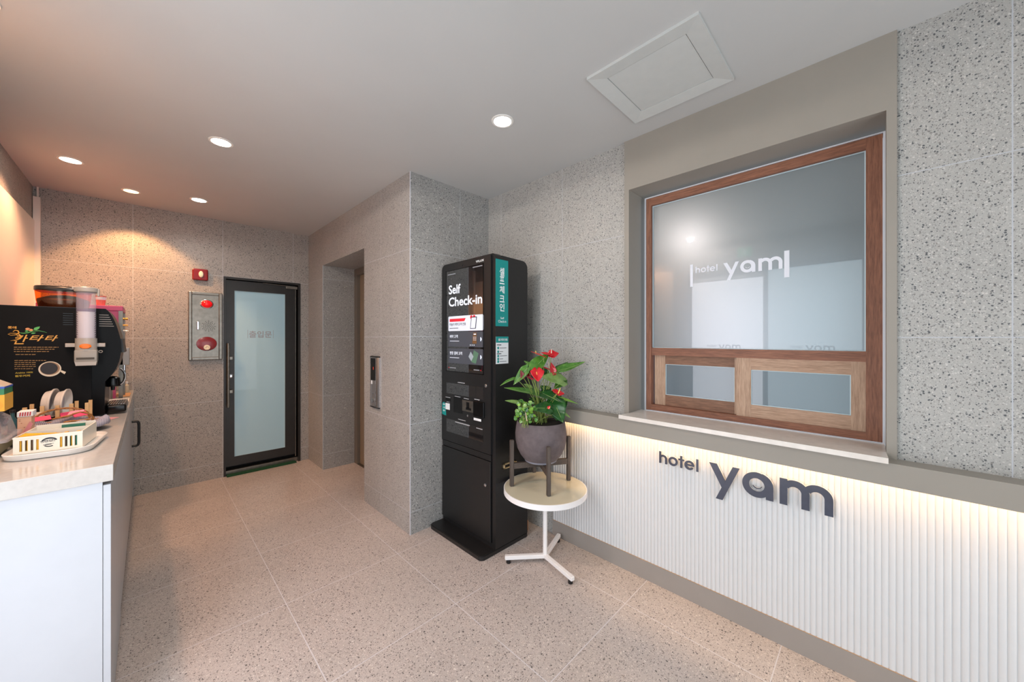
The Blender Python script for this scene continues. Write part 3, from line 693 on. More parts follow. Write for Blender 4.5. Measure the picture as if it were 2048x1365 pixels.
cr = fbox('card_reader', STEEL, 1.916, 2.034, 0.860, 0.936, 0.0, 0.006, ud, 0.002)
fbox('reader_slot', BLACKG, 1.955, 1.985, 0.885, 0.925, 0.006, 0.0075, cr); fbox('reader_slot', BLACKG, 1.935, 1.99, 0.873, 0.888, 0.006, 0.0075, cr)
obj('round_button', lathe(B(), [(0.008, 0), (0.008, -0.003), (0.005, -0.004)], kf(1.976, 0.832, 0), 16, 'x'), CHROME, ud, smooth=True)
fbox('bill_slot', BLACKG, 2.04, 2.14, 0.835, 0.945, 0.0, 0.0015, ud); fbox('receipt_slot', BLACKG, 2.18, 2.24, 0.905, 0.925, 0.0, 0.0015, ud)
bm = B(); a0, a1 = kf(1.905, 0.842, 0), kf(1.80, 0.945, 0); box(bm, a0[0]-0.012, a0[0], a1[1], a0[1], a0[2], a1[2], 0.003); cs = obj('card_slot_mouth', bm, BLACKG, ud)
fbox('barcode_window', PAPER, 2.188, 2.240, 0.842, 0.888, 0.0, 0.0015, ud)
bm = B()
for a, b, z, h_ in ((2.12, 1.955, 0.764, 0.006), (1.885, 1.822, 0.762, 0.005), (2.24, 2.18, 0.930, 0.004), (2.125, 2.06, 0.948, 0.004), (2.02, 1.965, 0.945, 0.004), (1.905, 1.85, 0.952, 0.005), (2.09, 2.01, 1.049, 0.005), (2.085, 2.0, 0.79, 0.004), (2.225, 2.19, 0.896, 0.003)):
    p = [kf(a, z, 0.0011), kf(b, z, 0.0011), kf(b, z+h_, 0.0011), kf(a, z+h_, 0.0011)]
    prism(bm, [(a, z), (b, z), (b, z+h_), (a, z+h_)], kf, 0.0012, 0.0018)
obj('slot_captions', bm, mat('caption_grey', (170, 172, 176), 0.5), ud)
fbox('white_sticker', PAPER, 1.822, 1.898, 0.817, 0.833, 0.012, 0.0128, cs)
bm = B(); prism(bm, [(2.283, 0.80), (2.283, 0.875), (2.275, 0.888), (2.26, 0.892), (2.246, 0.885), (2.238, 0.865), (2.232, 0.795), (2.26, 0.797)], kf, 0.0005, 0.001)
ts = obj('teal_sticker', bm, TEAL, ud)
bm = B()
for i, s in enumerate(('QR', '스캔', '예약')): text_fit(bm, s, 0, 0.868-i*0.023, 0.026, 0.013, lambda u, v, w_: kf(2.272-u, v, w_), 0.01, t=0.0012)
obj('sticker_text', bm, INKW, ts)
# side sign on the casing
sy = KY-0.0005
sd = bx('side_sign', TEAL, (KX+0.012, KX+0.012+0.110, sy-0.0006, sy+0.0005, 1.440, 1.866), ks); sd['label'] = 'teal side sign with white Korean lettering'
bm = B()
def st(u, v, w_): return (u, sy-0.0006-w_, v)
for ch, x0, x1, y0, y1 in (('셀', 655, 700, 220, 290), ('프', 655, 700, 302, 368), ('체', 655, 700, 390, 455), ('크', 655, 700, 480, 540), ('인', 655, 700, 555, 625)):
    A = onY(860+x0/4.71, 490+y1/4.71, sy); Z = onY(860+x1/4.71, 490+y0/4.71, sy)
    text_fit(bm, ch, A.x, A.z, Z.x-A.x, Z.z-A.z, st, 0.02)
for s, x0, x1, y0, y1 in (('Self', 663, 697, 682, 700), ('Check-in', 642, 717, 712, 732)):
    A = onY(860+x0/4.71, 490+y1/4.71, sy); Z = onY(860+x1/4.71, 490+y0/4.71, sy)
    text_fit(bm, s, A.x, A.z, Z.x-A.x, Z.z-A.z, st, 0.01)
obj('sign_lettering', bm, INKW, sd)
nt = bx('notice', PAPER, (KX+0.014, KX+0.124, sy-0.0006, sy+0.0005, 1.200, 1.374), ks)
bm = box(B(), KX+0.014, KX+0.124, sy-0.0012, sy-0.0006, 1.335, 1.374)
for z in (1.300, 1.274, 1.232, 1.226, 1.208): pass
for z in (1.294, 1.270, 1.243, 1.224, 1.207): box(bm, KX+0.026, KX+0.040, sy-0.0012, sy-0.0006, z, z+0.015)
obj('notice_blocks', bm, TEAL, nt)
bm = B()
for z, l in ((1.300, .06), (1.276, .03), (1.249, .065), (1.230, .03), (1.213, .06)): box(bm, KX+0.046, KX+0.046+l, sy-0.0012, sy-0.0006, z, z+0.003)
for z in (1.318, 1.262): box(bm, KX+0.022, KX+0.06, sy-0.0012, sy-0.0006, z, z+0.005)
obj('notice_lines', bm, INKD, nt)
bm = B(); text_fit(bm, '셀프 체크인 방법', KX+0.034, 1.346, 0.08, 0.016, lambda u, v, w_: (u, sy-0.0012-w_, v), 0.02); obj('notice_heading', bm, INKW, nt)
GM = mat('brass_latch', (214, 190, 150), 0.3, metal=0.7)
bm = B(); A = onY(1006, 939, KY); Z = onY(1031, 920, KY)
for q in ((A.x, Z.x, Z.z-0.008, Z.z), (A.x, Z.x, A.z, A.z+0.008), (A.x, A.x+0.010, A.z, Z.z), (Z.x-0.02, Z.x, A.z, Z.z)): box(bm, q[0], q[1], KY-0.010, KY+0.001, q[2], q[3], 0.001)
obj('side_latch', bm, GM, ks)
bx('door_gap', BLACKG, (KX+0.010, KX+0.013, 1.7235, 1.7295, 0.06, 1.86), ks)
# cable loop and adapter behind the kiosk
cb = obj('power_cable', tube(B(), [Vector((1.90, 1.93, 0.02))]+bez((1.90, 1.93, 0.10), (1.985, 1.80, 0.16), (1.965, 1.84, 0.06), 8)+bez((1.965, 1.84, 0.06), (1.93, 1.86, 0.005), (1.88, 1.90, 0.004), 6), 0.0035, 8), mat('pale_cable', (214, 206, 196), 0.4), at=(1.92, 1.86, 0), smooth=True)
tag(cb, 'pale power cable looping out behind the black kiosk', 'cable')
ad_ = obj('wooden_wedge', box(B(), 1.872, 1.905, 1.74, 1.80, 0.001, 0.075, 0.002), mat('tan_wedge', (170, 120, 84), 0.6), at=(1.89, 1.77, 0.001)); tag(ad_, 'small tan block on the floor at the rear foot of the kiosk', 'block')

# ------------------------------------------------------------------ round side table
tx, ty = 1.715, 1.428
tbl = thing('side_table', 'round white side table with a three-armed foot holding the potted plant', 'table', (tx, ty, 0))
TOPG = film_glass('cream_back_painted_glass', (214, 208, 184), 0.25, 0.9)
WM = mat('white_metal', (236, 234, 234), 0.35)
tr = 0.252
o = obj('table_rim', lathe(B(), [(tr-0.006, 0.422), (tr, 0.424), (tr, 0.4545), (tr-0.004, 0.4555), (tr-0.005, 0.452)], (tx, ty, 0), 72), WM, tbl, smooth=True)
obj('table_top', lathe(B(), [(tr-0.0045, 0.452), (tr-0.0045, 0.4555), (0.001, 0.4555)], (tx, ty, 0), 72), TOPG, tbl)
obj('pole', tube(B(), [(tx, ty, 0.035), (tx, ty, 0.424)], 0.0135, 20), WM, tbl, smooth=True)
bm = B()
for ex, ey in ((1.528, 1.588), (1.655, 1.178), (1.960, 1.510)):
    d = Vector((ex-tx, ey-ty, 0)).normalized(); nn = Vector((-d.y, d.x, 0))*0.0125
    A = Vector((tx, ty, 0)); E_ = Vector((ex, ey, 0)); 
    bb = B(); quadbox(bb, [A+nn+Vector((0, 0, .022)), A-nn+Vector((0, 0, .022)), E_-nn+Vector((0, 0, .022)), E_+nn+Vector((0, 0, .022))], (0, 0, 0.024))
    bmesh.ops.bevel(bb, geom=list(bb.edges), offset=0.003, segments=2, affect='EDGES')
    lg_ = obj('foot_arm', bb, WM, tbl)
    P_ = E_-d*0.022
    obj('rubber_foot', lathe(B(), [(0.013, 0.0005), (0.014, 0.004), (0.012, 0.022)], (P_.x, P_.y, 0), 16), BLACK, lg_, smooth=True)

# ------------------------------------------------------------------ plant stand, pot, plants
cx, cy = 1.737, 1.481
T0 = 0.4556
stn = thing('plant_stand', 'grey-brown wooden cross-shaped plant stand on the round table', 'plant stand', (cx, cy, T0))
ends = [(1.578, 1.576), (1.623, 1.322), (1.896, 1.388), (1.846, 1.635)]
for ex, ey in ends:
    d = Vector((ex-cx, ey-cy, 0)); L_ = 0.187; d.normalize(); n_ = Vector((-d.y, d.x, 0))*0.0115
    c_ = Vector((cx, cy, 0))+d*L_
    bb = B(); quadbox(bb, [c_+n_-d*0.012, c_-n_-d*0.012, c_-n_+d*0.012, c_+n_+d*0.012], (0, 0, 0.284)); bmesh.ops.translate(bb, verts=bb.verts, vec=(0, 0, T0))
    bmesh.ops.bevel(bb, geom=list(bb.edges), offset=0.003, segments=2, affect='EDGES'); obj('leg', bb, W_GREY, stn)
for i in (0, 1):
    a = Vector(ends[i]+(0,)); b = Vector(ends[i+2]+(0,)); c0 = Vector((cx, cy, 0)); d = (b-a).normalized(); n_ = Vector((-d.y, d.x, 0))*0.010
    bb = B(); A = c0-d*0.176; E_ = c0+d*0.176; zz = T0+0.108-0.0005*i
    quadbox(bb, [A+n_+Vector((0, 0, zz)), A-n_+Vector((0, 0, zz)), E_-n_+Vector((0, 0, zz)), E_+n_+Vector((0, 0, zz))], (0, 0, 0.034)); obj('cross_bar', bb, W_GREYH, stn)
POT = mat('grey_clay', (98, 88, 90), 0.85, var=0.16, vscale=26, bump=0.4, bscale=120)
pz = T0+0.1425
pot = thing('plant_pot', 'round dark grey clay pot sitting in the wooden stand', 'pot', (cx, cy, pz))
prof = [(0.001, 0.016), (0.085, 0.014), (0.105, 0.016), (0.128, 0.045), (0.148, 0.085), (0.158, 0.130), (0.1595, 0.175), (0.155, 0.215), (0.149, 0.247), (0.146, 0.250), (0.142, 0.248), (0.140, 0.225), (0.001, 0.222)]
obj('bowl', lathe(B(), [(r, h_) for r, h_ in prof], (cx, cy, pz), 64), POT, pot, smooth=True)
obj('saucer', lathe(B(), [(0.001, 0.0005), (0.092, 0.0005), (0.100, 0.006), (0.102, 0.016), (0.098, 0.018), (0.092, 0.0125), (0.001, 0.012)], (cx, cy, pz), 48), mat('saucer_grey', (128, 128, 140), 0.6), pot, smooth=True)
obj('soil', lathe(B(), [(0.1395, 0.224), (0.137, 0.232), (0.08, 0.236), (0.001, 0.237)], (cx, cy, pz), 40), mat('soil', (40, 30, 22), 0.95, var=0.4, vscale=200, bump=1, bscale=400), pot)
SZ = pz+0.236
def leafmat(name, c1, c2, rough=0.35):
    M = NT(name); v = M.coord(); n = M.noise(v, 30, 3)
    M.set(M.b.inputs['Base Color'], M.ramp(n, [(0.3, s2l(c1)), (0.7, s2l(c2))])); M.b.inputs['Roughness'].default_value = rough
    M.b.inputs['Subsurface Weight'].default_value = 0.0
    return M.m
LF = [leafmat('leaf_dark', (24, 66, 28), (46, 98, 40), 0.2), leafmat('leaf_mid', (56, 104, 36), (92, 142, 56), 0.22), leafmat('leaf_light', (112, 150, 76), (150, 182, 104), 0.25), leafmat('leaf_lime', (96, 150, 40), (140, 186, 64), 0.4)]
STEM = mat('stem_green', (132, 150, 70), 0.5); VEIN = mat('leaf_vein', (150, 176, 104), 0.45)
RED = mat('spathe_red', (198, 12, 28), 0.18, spec=0.7, var=0.15, vscale=40); REDD = mat('spathe_dark_red', (120, 12, 20), 0.25, spec=0.6)
SPAD = mat('spadix_yellow', (236, 208, 90), 0.5); SPADC = mat('spadix_cream', (226, 190, 170), 0.5)
def leaf_bm(base, tip, width, up=(0, 0, 1), fold=0.25, droop=0.15, lobe=0.20, n=14, wave=0.10, th=0.0008):
    wave = wave*random.uniform(0.3, 1.4)*(1 if width > 0.03 else 0)
    base, tip = Vector(base), Vector(tip); ax = tip-base; L_ = ax.length; ax.normalize()
    side = ax.cross(Vector(up)); side = side.normalized() if side.length > 1e-3 else Vector((1, 0, 0)); nor = side.cross(ax).normalized()
    bm = B(); rows = []; m_ = 6
    for i in range(n+1):
        t = i/n; s = t
        wd = width/2*(math.sin(PI*min(1, (t*0.97+0.03))**0.54))**0.8*(1-0.12*t) if t < 1 else 0.0005
        wd = max(wd, 0.0005)
        row = []
        for j in range(-m_, m_+1):
            u = j/m_
            back = -lobe*L_*(1-t)**4*math.sin(PI*abs(u)**0.8) if t < 0.7 else 0   # heart lobes swing back
            p = base+ax*(L_*t+back)+side*(wd*u*(1+0.35*(1-t)**8))+nor*(fold*wd*abs(u)-droop*L_*(t**2)+wave*math.sin(t*9+u*2)*wd)
            row.append(p)
        rows.append(row)
    top = [[bm.verts.new(p) for p in r] for r in rows]; bot = [[bm.verts.new(p-nor*th) for p in r] for r in rows]
    K = 2*m_+1
    for i in range(n):
        for j in range(K-1):
            bm.faces.new((top[i][j], top[i][j+1], top[i+1][j+1], top[i+1][j])); bm.faces.new((bot[i][j], bot[i+1][j], bot[i+1][j+1], bot[i][j+1]))
    for i in range(n):
        bm.faces.new((top[i][0], top[i+1][0], bot[i+1][0], bot[i][0])); bm.faces.new((top[i][-1], bot[i][-1], bot[i+1][-1], top[i+1][-1]))
    for j in range(K-1):
        bm.faces.new((top[0][j], bot[0][j], bot[0][j+1], top[0][j+1])); bm.faces.new((top[-1][j], top[-1][j+1], bot[-1][j+1], bot[-1][j]))
    veins = [base+ax*(L_*t)+nor*(-droop*L_*t**2+0.0006) for t in [k/8 for k in range(9)]]
    return bm, veins
an = thing('anthurium', 'red flowering anthurium with glossy green leaves in the grey pot', 'plant', (cx, cy, SZ+0.002))
q = lambda x, y, dd=0.0: atd(990+x/4.405, 690+y/4.405, (2.275+dd))
# atd takes the depth along the view axis
leaves = [ # base, tip, depths, width, mat, fold, droop, up
    ((338, 212), (478, 72), -0.06, 0.02, 0.085, 1, 0.45, 0.0, (-.5, -.6, .7)),
    ((330, 200), (256, 136), -0.03, 0.02, 0.050, 1, 0.3, 0.05, (-.2, -.5, .8)),
    ((556, 232), (797, 175), 0.0, 0.03, 0.085, 1, 0.35, -0.12, (-.3, -.3, .9)),
    ((525, 236), (645, 150), 0.05, 0.10, 0.045, 0, 0.3, 0.0, (-.4, -.4, .8)),
    ((190, 300), (42, 335), -0.02, -0.06, 0.050, 1, 0.3, 0.18, (0, -.2, 1)),
    ((285, 205), (165, 356), -0.05, -0.05, 0.060, 1, 0.5, -0.05, (-.7, -.5, .4)),
    ((600, 318), (412, 275), 0.02, -0.08, 0.105, 2, 0.2, 0.05, (-.5, -.55, .65)),
    ((405, 440), (75, 392), 0.0, -0.10, 0.085, 1, 0.35, -0.04, (-.2, -.35, .9)),
    ((215, 515), (88, 492), -0.08, -0.12, 0.035, 2, 0.3, 0.0, (-.3, -.5, .8)),
    ((486, 560), (328, 556), -0.10, -0.16, 0.085, 0, 0.15, 0.03, (-.5, -.6, .6)),
    ((515, 492), (600, 692), -0.04, -0.12, 0.120, 0, 0.25, -0.06, (-.6, -.55, .5)),
    ((420, 428), (562, 492), -0.02, -0.10, 0.080, 0, 0.3, 0.06, (-.45, -.5, .75)),
    ((575, 470), (735, 522), 0.0, 0.02, 0.026, 3, 0.3, 0.0, (-.3, -.4, .85)),
    ((608, 316), (520, 384), 0.05, 0.02, 0.070, 1, 0.25, 0.05, (-.5, -.5, .7)),
    ((322, 392), (252, 345), 0.06, 0.04, 0.045, 2, 0.3, 0.0, (-.4, -.5, .7)),
    ((600, 600), (664, 644), -0.03, -0.03, 0.024, 2, 0.3, 0.0, (-.3, -.4, .8)),
    ((440, 270), (395, 180), 0.09, 0.08, 0.070, 0, 0.2, 0.0, (-.5, -.6, .6)),
    ((470, 430), (400, 360), 0.08, 0.07, 0.080, 0, 0.2, 0.0, (-.5, -.6, .6)),
    ((560, 560), (640, 480), 0.05, 0.05, 0.080, 0, 0.2, 0.05, (-.5, -.6, .6)),
    ((400, 520), (300, 470), 0.05, 0.05, 0.070, 0, 0.2, 0.05, (-.5, -.6, .6)),
    ((560, 640), (480, 590), 0.02, 0.0, 0.060, 0, 0.2, 0.05, (-.5, -.6, .6)),
    ((500, 440), (600, 470), 0.03, 0.04, 0.075, 0, 0.2, 0.08, (-.5, -.6, .6)),
]
for b_, t_, d0, d1_, wd, mi, fo, dr, upv in leaves:
    bp, tp = q(*b_, d0), q(*t_, d1_)
    if bp.x > 1.93: bp.x = 1.93
    if tp.x > 1.965: tp.x = 1.965
    bm, veins = leaf_bm(bp, tp, wd, upv, fo, dr)
    lf_ = obj('leaf', bm, LF[mi], an, smooth='all')
    a = random.uniform(0, 2*PI); r_ = random.uniform(0.01, 0.06); rt = Vector((cx+r_*math.cos(a), cy+r_*math.sin(a), SZ+0.002))
    mid = (rt+bp)/2+Vector((bp.x-rt.x, bp.y-rt.y, 0))*(-0.25)+Vector((0, 0, 0.02))
    obj('leaf_stalk', tube(B(), bez(rt, mid, bp, 8), 0.0022, 6), STEM, lf_, smooth=True)
    obj('midrib', tube(B(), veins, [0.0012]*8+[0.0004], 5), VEIN, lf_)
flowers = [ # base, tip, depth0, depth1, width, mat, spadix(from,to), spadix mat, up
    ((430, 105), (312, 64), -0.04, -0.08, 0.028, RED, (362, 82), (358, 52), SPAD, (-.2, -.3, .9)),
    ((500, 92), (396, 74), 0.0, -0.02, 0.040, RED, None, None, None, (-.3, -.4, .9)),
    ((480, 90), (562, 78), 0.0, 0.02, 0.062, RED, (497, 75), (497, 36), SPADC, (-.4, -.6, .6)),
    ((520, 250), (492, 155), 0.0, 0.02, 0.040, RED, (476, 205), (470, 148), SPADC, (-.7, -.5, .2)),
    ((370, 222), (378, 328), -0.10, -0.13, 0.082, RED, (372, 292), (366, 238), SPAD, (-.6, -.65, .3)),
    ((250, 290), (226, 224), -0.06, -0.06, 0.030, REDD, None, None, None, (-.6, -.6, .3)),
    ((282, 278), (298, 222), -0.05, -0.04, 0.050, REDD, None, None, None, (-.6, -.6, .3)),
    ((552, 425), (500, 402), -0.10, -0.12, 0.040, RED, None, None, None, (-.4, -.6, .6)),
    ((552, 428), (612, 434), -0.10, -0.10, 0.036, RED, (556, 430), (576, 380), SPAD, (-.4, -.6, .6)),
    ((470, 215), (385, 186), -0.02, -0.04, 0.016, RED, None, None, None, (-.3, -.4, .9)),
    ((335, 305), (285, 288), -0.06, -0.06, 0.018, mat('spathe_pink', (190, 40, 70), 0.3), None, None, None, (-.3, -.4, .9)),
    ((468, 560), (488, 540), -0.14, -0.14, 0.018, RED, None, None, None, (-.4, -.6, .6)),
]
for b_, t_, d0, d1_, wd, mm, s0, s1, sm, upv in flowers:
    bp, tp = q(*b_, d0), q(*t_, d1_)
    bm, veins = leaf_bm(bp, tp, wd, upv, 0.3, -0.05, 0.22, 10)
    fl = obj('flower', bm, mm, an, smooth='all')
    a = random.uniform(0, 2*PI); r_ = random.uniform(0.0, 0.04); rt = Vector((cx+r_*math.cos(a), cy+r_*math.sin(a), SZ+0.002))
    obj('flower_stalk', tube(B(), bez(rt, (rt+bp)/2+Vector((0, 0, 0.05)), bp, 8), 0.0020, 6), STEM, fl, smooth=True)
    if s0: obj('spadix', tube(B(), [q(*s0, d0-0.01), (q(*s0, d0-0.01)+q(*s1, d0-0.01))/2, q(*s1, d0-0.01)], [0.0035, 0.0032, 0.0015], 8), sm, fl, smooth=True)
iv = thing('ivy', 'small bright green ivy in the left front of the grey pot', 'plant', tuple(q(260, 640, -0.13))[:2]+(SZ+0.002,))
ir = Vector(iv.location)
rnd = random.Random(3)
for k in range(95):
    px = rnd.gauss(270, 48); py = rnd.gauss(580, 52)
    if k < 4: px, py = (235, 660)[0]+rnd.uniform(-10, 20), 650+k*8
    if not (170 < px < 390 and 470 < py < 695): px, py = 260+rnd.uniform(-40, 60), 580+rnd.uniform(-60, 60)
    d0 = rnd.uniform(-0.17, -0.06); bp = q(px, py, d0); ang = rnd.uniform(0, 2*PI); l_ = rnd.uniform(0.015, 0.027)
    dirv = Vector((-.7*math.cos(ang)*.7, .7*math.cos(ang), math.sin(ang)))
    if bp.z < SZ+0.004 and (Vector((bp.x-cx, bp.y-cy, 0)).length < 0.15): bp.z = SZ+0.006+rnd.random()*0.01
    tp = bp+dirv.normalized()*l_
    bm, vn = leaf_bm(bp, tp, l_*0.95, (-.55+rnd.uniform(-.3, .3), -.55+rnd.uniform(-.3, .3), .6), 0.2, 0.1, 0.25, 5)
    bb = obj('ivy_leaf', bm, LF[rnd.choice((3, 3, 1, 0, 2, 1))], iv, smooth='all')
for k in range(9):
    a = ir+Vector((rnd.uniform(-.02, .02), rnd.uniform(-.02, .02), 0)); b_ = q(rnd.uniform(200, 350), rnd.uniform(490, 620), -0.11)
    obj('ivy_stem', tube(B(), bez(a, (a+b_)/2+Vector((0, 0, .02)), b_, 6), 0.0012, 5), STEM, iv)
obj('plant_pick', tube(B(), [q(282, 672, -0.15), q(268, 590, -0.15), q(255, 545, -0.15)], 0.003, 6), mat('pale_pick', (206, 180, 150), 0.6), iv)

# ------------------------------------------------------------------ coffee counter
CZ = 0.917; CX = -0.087
cbm = mat('white_cabinet_board', (188, 191, 196), 0.35, var=0.01)
ct = bx('countertop', QUARTZ, (XL+0.001, CX, 1.905, YB-0.002, 0.859, CZ), None, 0.002, at=(-0.35, 3.2, 0.859))
tag(ct, 'long pale quartz worktop of the coffee counter', 'countertop')
cab0 = None
ys = [1.912, 2.56, 3.21, 3.86, 4.52]
CL = ['white base cabinet at the near end of the coffee counter, its side facing the entrance', 'white base cabinet second from the near end of the coffee counter', 'white base cabinet third from the near end, below the black coffee machine', 'white base cabinet at the back wall with the black bow handle']
for i in range(4):
    a, b = ys[i], ys[i+1]
    cabn = thing('base_cabinet', CL[i], 'cabinet', (-0.35, (a+b)/2, 0), group='white cabinets under the worktop')
    bx('body', cbm, (XL+0.001, CX-0.026, a, b-0.001, 0.06 if i else 0.0, 0.858), cabn)
    if i: bx('plinth', mat('plinth_grey', (120, 116, 112), 0.6), (XL+0.001, CX-0.06, a, b-0.001, 0, 0.0598), cabn)
    m = (a+b)/2; dr = []
    for k, (u0, u1) in enumerate(((a+0.002, m-0.0015), (m+0.0015, b-0.003))):
        dr.append(bx('door', cbm, (CX-0.0255, CX-0.006, u0, u1, 0.065 if i else 0.005, 0.846), cabn, 0.0015))
    if i == 3:
        hy = 4.20; P = [(CX-0.006, hy, 0.695)]+bez((CX+0.016, hy, 0.695), (CX+0.034, hy, 0.695), (CX+0.034, hy, 0.665), 6)+bez((CX+0.034, hy, 0.53), (CX+0.034, hy, 0.50), (CX+0.016, hy, 0.50), 6)+[(CX-0.006, hy, 0.50)]
        obj('handle', tube(B(), P, 0.009, 10), BLACK, dr[1], smooth=True)['label'] = 'black bow handle'

# ---- black coffee machine
MY0, MY1 = 3.10, 3.46
cm = thing('coffee_machine', 'black bean coffee machine with gold lettering on its side', 'coffee machine', (-0.38, 3.28, CZ))
ART = mat('side_art_black_blue', (12, 14, 17), 0.6, spec=0.15, var=0.35, vscale=7)
bm = B(); body = [(-0.585, 0.930), (-0.2245, 0.930), (-0.2245, 1.531), (-0.585, 1.531)]
XZ = lambda u, v, w_: (u, w_, v)
prism(bm, body, XZ, MY0+0.004, MY1); obj('body', bm, BLACK, cm)
bm = B(); prism(bm, [(-0.583, 0.934), (-0.2242, 0.934), (-0.2242, 1.528), (-0.583, 1.528)], XZ, MY0, MY0+0.004); art = obj('side_panel', bm, ART, cm)
bm = B(); fr = [(-0.224, 0.918+0.012), (-0.172, 0.930), (-0.172, 1.105)] + bez((-0.172, 1.105, 0), (-0.112, 1.17, 0), (-0.110, 1.31, 0), 8)[1:] and None
pts = [(-0.224, 0.930), (-0.176, 0.930), (-0.174, 1.115)]+[(p.x, p.y) for p in bez((-0.150, 1.150, 0), (-0.106, 1.22, 0), (-0.112, 1.34, 0), 8)]+[(p.x, p.y) for p in bez((-0.116, 1.37, 0), (-0.138, 1.50, 0), (-0.172, 1.531, 0), 8)]+[(-0.224, 1.531)]
prism(bm, pts, XZ, MY0+0.006, MY1-0.002); obj('front_cover', bm, mat('black_cover', (8, 8, 9), 0.3, spec=0.12), cm, smooth=True)
bm = B()
for k in range(6):
    z = 1.495-k*0.0125; x1 = -0.160+k*0.004
    box(bm, -0.196, x1, MY0+0.004, MY0+0.007, z-0.002, z+0.002)
obj('vent_slots', bm, mat('slot_grey', (120, 120, 118), 0.5), cm)
bm = B()
for k in range(6): box(bm, -0.325, -0.290, MY0-0.0008, MY0, 1.495-k*0.012, 1.4985-k*0.012)
obj('vent_slots', bm, BLACKG, cm)
sp = obj('spout', lathe(B(), [(0.034, 0), (0.036, 0.01), (0.030, 0.05), (0.016, 0.06)], (-0.150, 3.24, 1.075), 24), BLACKG, cm, smooth=True)
obj('spout_tip', lathe(B(), [(0.008, 0), (0.010, 0.024)], (-0.150, 3.24, 1.052), 12), BLACK, cm)
bm = B(); tube(bm, [(-0.150+0.040*math.cos(a)+0.012, 3.19, 1.135+0.055*math.sin(a)) for a in [math.radians(-60+15*k) for k in range(9)]], 0.006, 8); obj('chrome_trim', bm, CHROME, cm, smooth=True)
bm = B(); prism(bm, [(-0.188, 1.335+0.01), (-0.112, 1.345), (-0.128, 1.44), (-0.188, 1.50)], XZ, MY0-0.001, MY0+0.006) if False else None; bm.free()
bm = B(); quadbox(bm, [(-0.108, 3.13, 1.36), (-0.098, 3.13, 1.28), (-0.098, 3.42, 1.28), (-0.108, 3.42, 1.36)], (-0.012, 0, 0)); obj('button_bar', bm, BLACK, cm)
for k in range(4):
    pass
bm = B(); box(bm, -0.215, -0.178, 3.14, 3.17, 0.918, 0.931); box(bm, -0.57, -0.53, 3.14, 3.17, 0.918, 0.931); obj('foot', bm, BLACK, cm)
bm = B(); box(bm, -0.215, -0.178, 3.40, 3.43, 0.918, 0.931); obj('foot', bm, BLACK, cm)
dt = obj('drip_tray', box(B(), -0.1735, -0.092, 3.15, 3.41, 0.928, 0.972, 0.010, 3), BLACKG, cm, smooth=True)
bm = B()
for k in range(7): quadbox(bm, [(-0.168+k*0.0105, 3.17, 0.9725), (-0.164+k*0.0105, 3.17, 0.9725), (-0.156+k*0.0105, 3.39, 0.9725), (-0.160+k*0.0105, 3.39, 0.9725)], (0, 0, 0.002))
obj('tray_grille', bm, CHROME, dt)
# art lettering
ay = MY0-0.0004
def ap(px, py): p = onY(px, py, ay); return (p.x, p.z)
am = lambda u, v, w_: (u, ay-w_, v)
def afit(bm, s, px0, py0, px1, py1, bold=0.0, shear=0.0):
    a = ap(px0, py1); b = ap(px1, py0); text_fit(bm, s, a[0], a[1], b[0]-a[0], b[1]-a[1], am, bold, shear, 0.0004)
bm = B(); afit(bm, '롯데', 15.5, 653, 33, 658, 0.02)
afit(bm, '칸', 28, 670, 56, 689, 0.012, 0.35); afit(bm, '타', 58, 670.5, 88, 683, 0.016, 0.35); afit(bm, '타', 89, 671, 116, 683, 0.016, 0.35)
obj('gold_lettering', bm, GOLD, art)
bm = B(); W = lambda pl: [(ap(*p)[0], ay-0.0006, ap(*p)[1]) for p in pl]
tube(bm, W([(26, 664), (30, 661), (36, 662), (38, 666), (33, 670), (22, 671), (16, 669), (20, 667), (30, 667), (38, 669), (42, 673), (40, 678), (34, 680), (21, 682)]), [0.0012, .002, .0024, .0028, .002, .0012, .0012, .0012, .0014, .002, .003, .003, .002, .0006], 6)
obj('gold_swirl', bm, GOLD, art)
bm = B(); tube(bm, W([(39, 666), (47, 667), (56, 666), (66, 663), (78, 662), (88, 664), (94, 666)]), [0.001, .002, .0026, .002, .0016, .001, .0004], 6); obj('green_branch', bm, GREENI, art)
for pl in ([(67, 660), (69, 656), (75, 654), (80, 653.5), (78, 658), (73, 661)], [(62, 667), (66, 665.5), (72, 666), (68, 668), (63, 668)], [(50, 662), (53, 661), (57, 662), (55, 664), (51, 664)]):
    b2 = B(); prism(b2, [ap(*p) for p in pl], am, 0.0, 0.0006); obj('green_leaf', b2, GREENI, art)
for c in ((55.5, 658.5), (61.5, 660.5)):
    b2 = B(); a = ap(*c); prism(b2, [(a[0]+0.0075*math.cos(k*PI/6), a[1]+0.006*math.sin(k*PI/6)) for k in range(12)], am, 0, 0.0006); obj('berry', b2, mat('berry_orange', (214, 150, 100), 0.5), art)
bm = B(); rr2 = random.Random(5)
for py, x0, x1 in ((695, 28, 117), (699, 28, 109), (703.5, 28, 98), (709.5, 31, 71), (721.5, 29, 93), (725.5, 29, 73), (729.5, 29, 71), (733.5, 29, 73), (738, 29, 66)):
    x = x0
    while x < x1:
        l_ = rr2.uniform(3, 9); a = ap(x, py+0.8); b = ap(min(x1, x+l_), py-0.8)
        prism(bm, [(a[0], a[1]), (b[0], a[1]), (b[0], b[1]), (a[0], b[1])], am, 0, 0.0004); x += l_+1.6
obj('fine_print', bm, mat('gold_ink_dim', (140, 108, 62), 0.5), art)
bm = B(); afit(bm, 'Arabica 100%', 30, 743.5, 66, 748, 0.01, 0.2); afit(bm, '원두커피', 30, 749.5, 60, 755, 0.02); obj('arabica_lettering', bm, mat('yellow_ink', (190, 168, 60), 0.5), art)
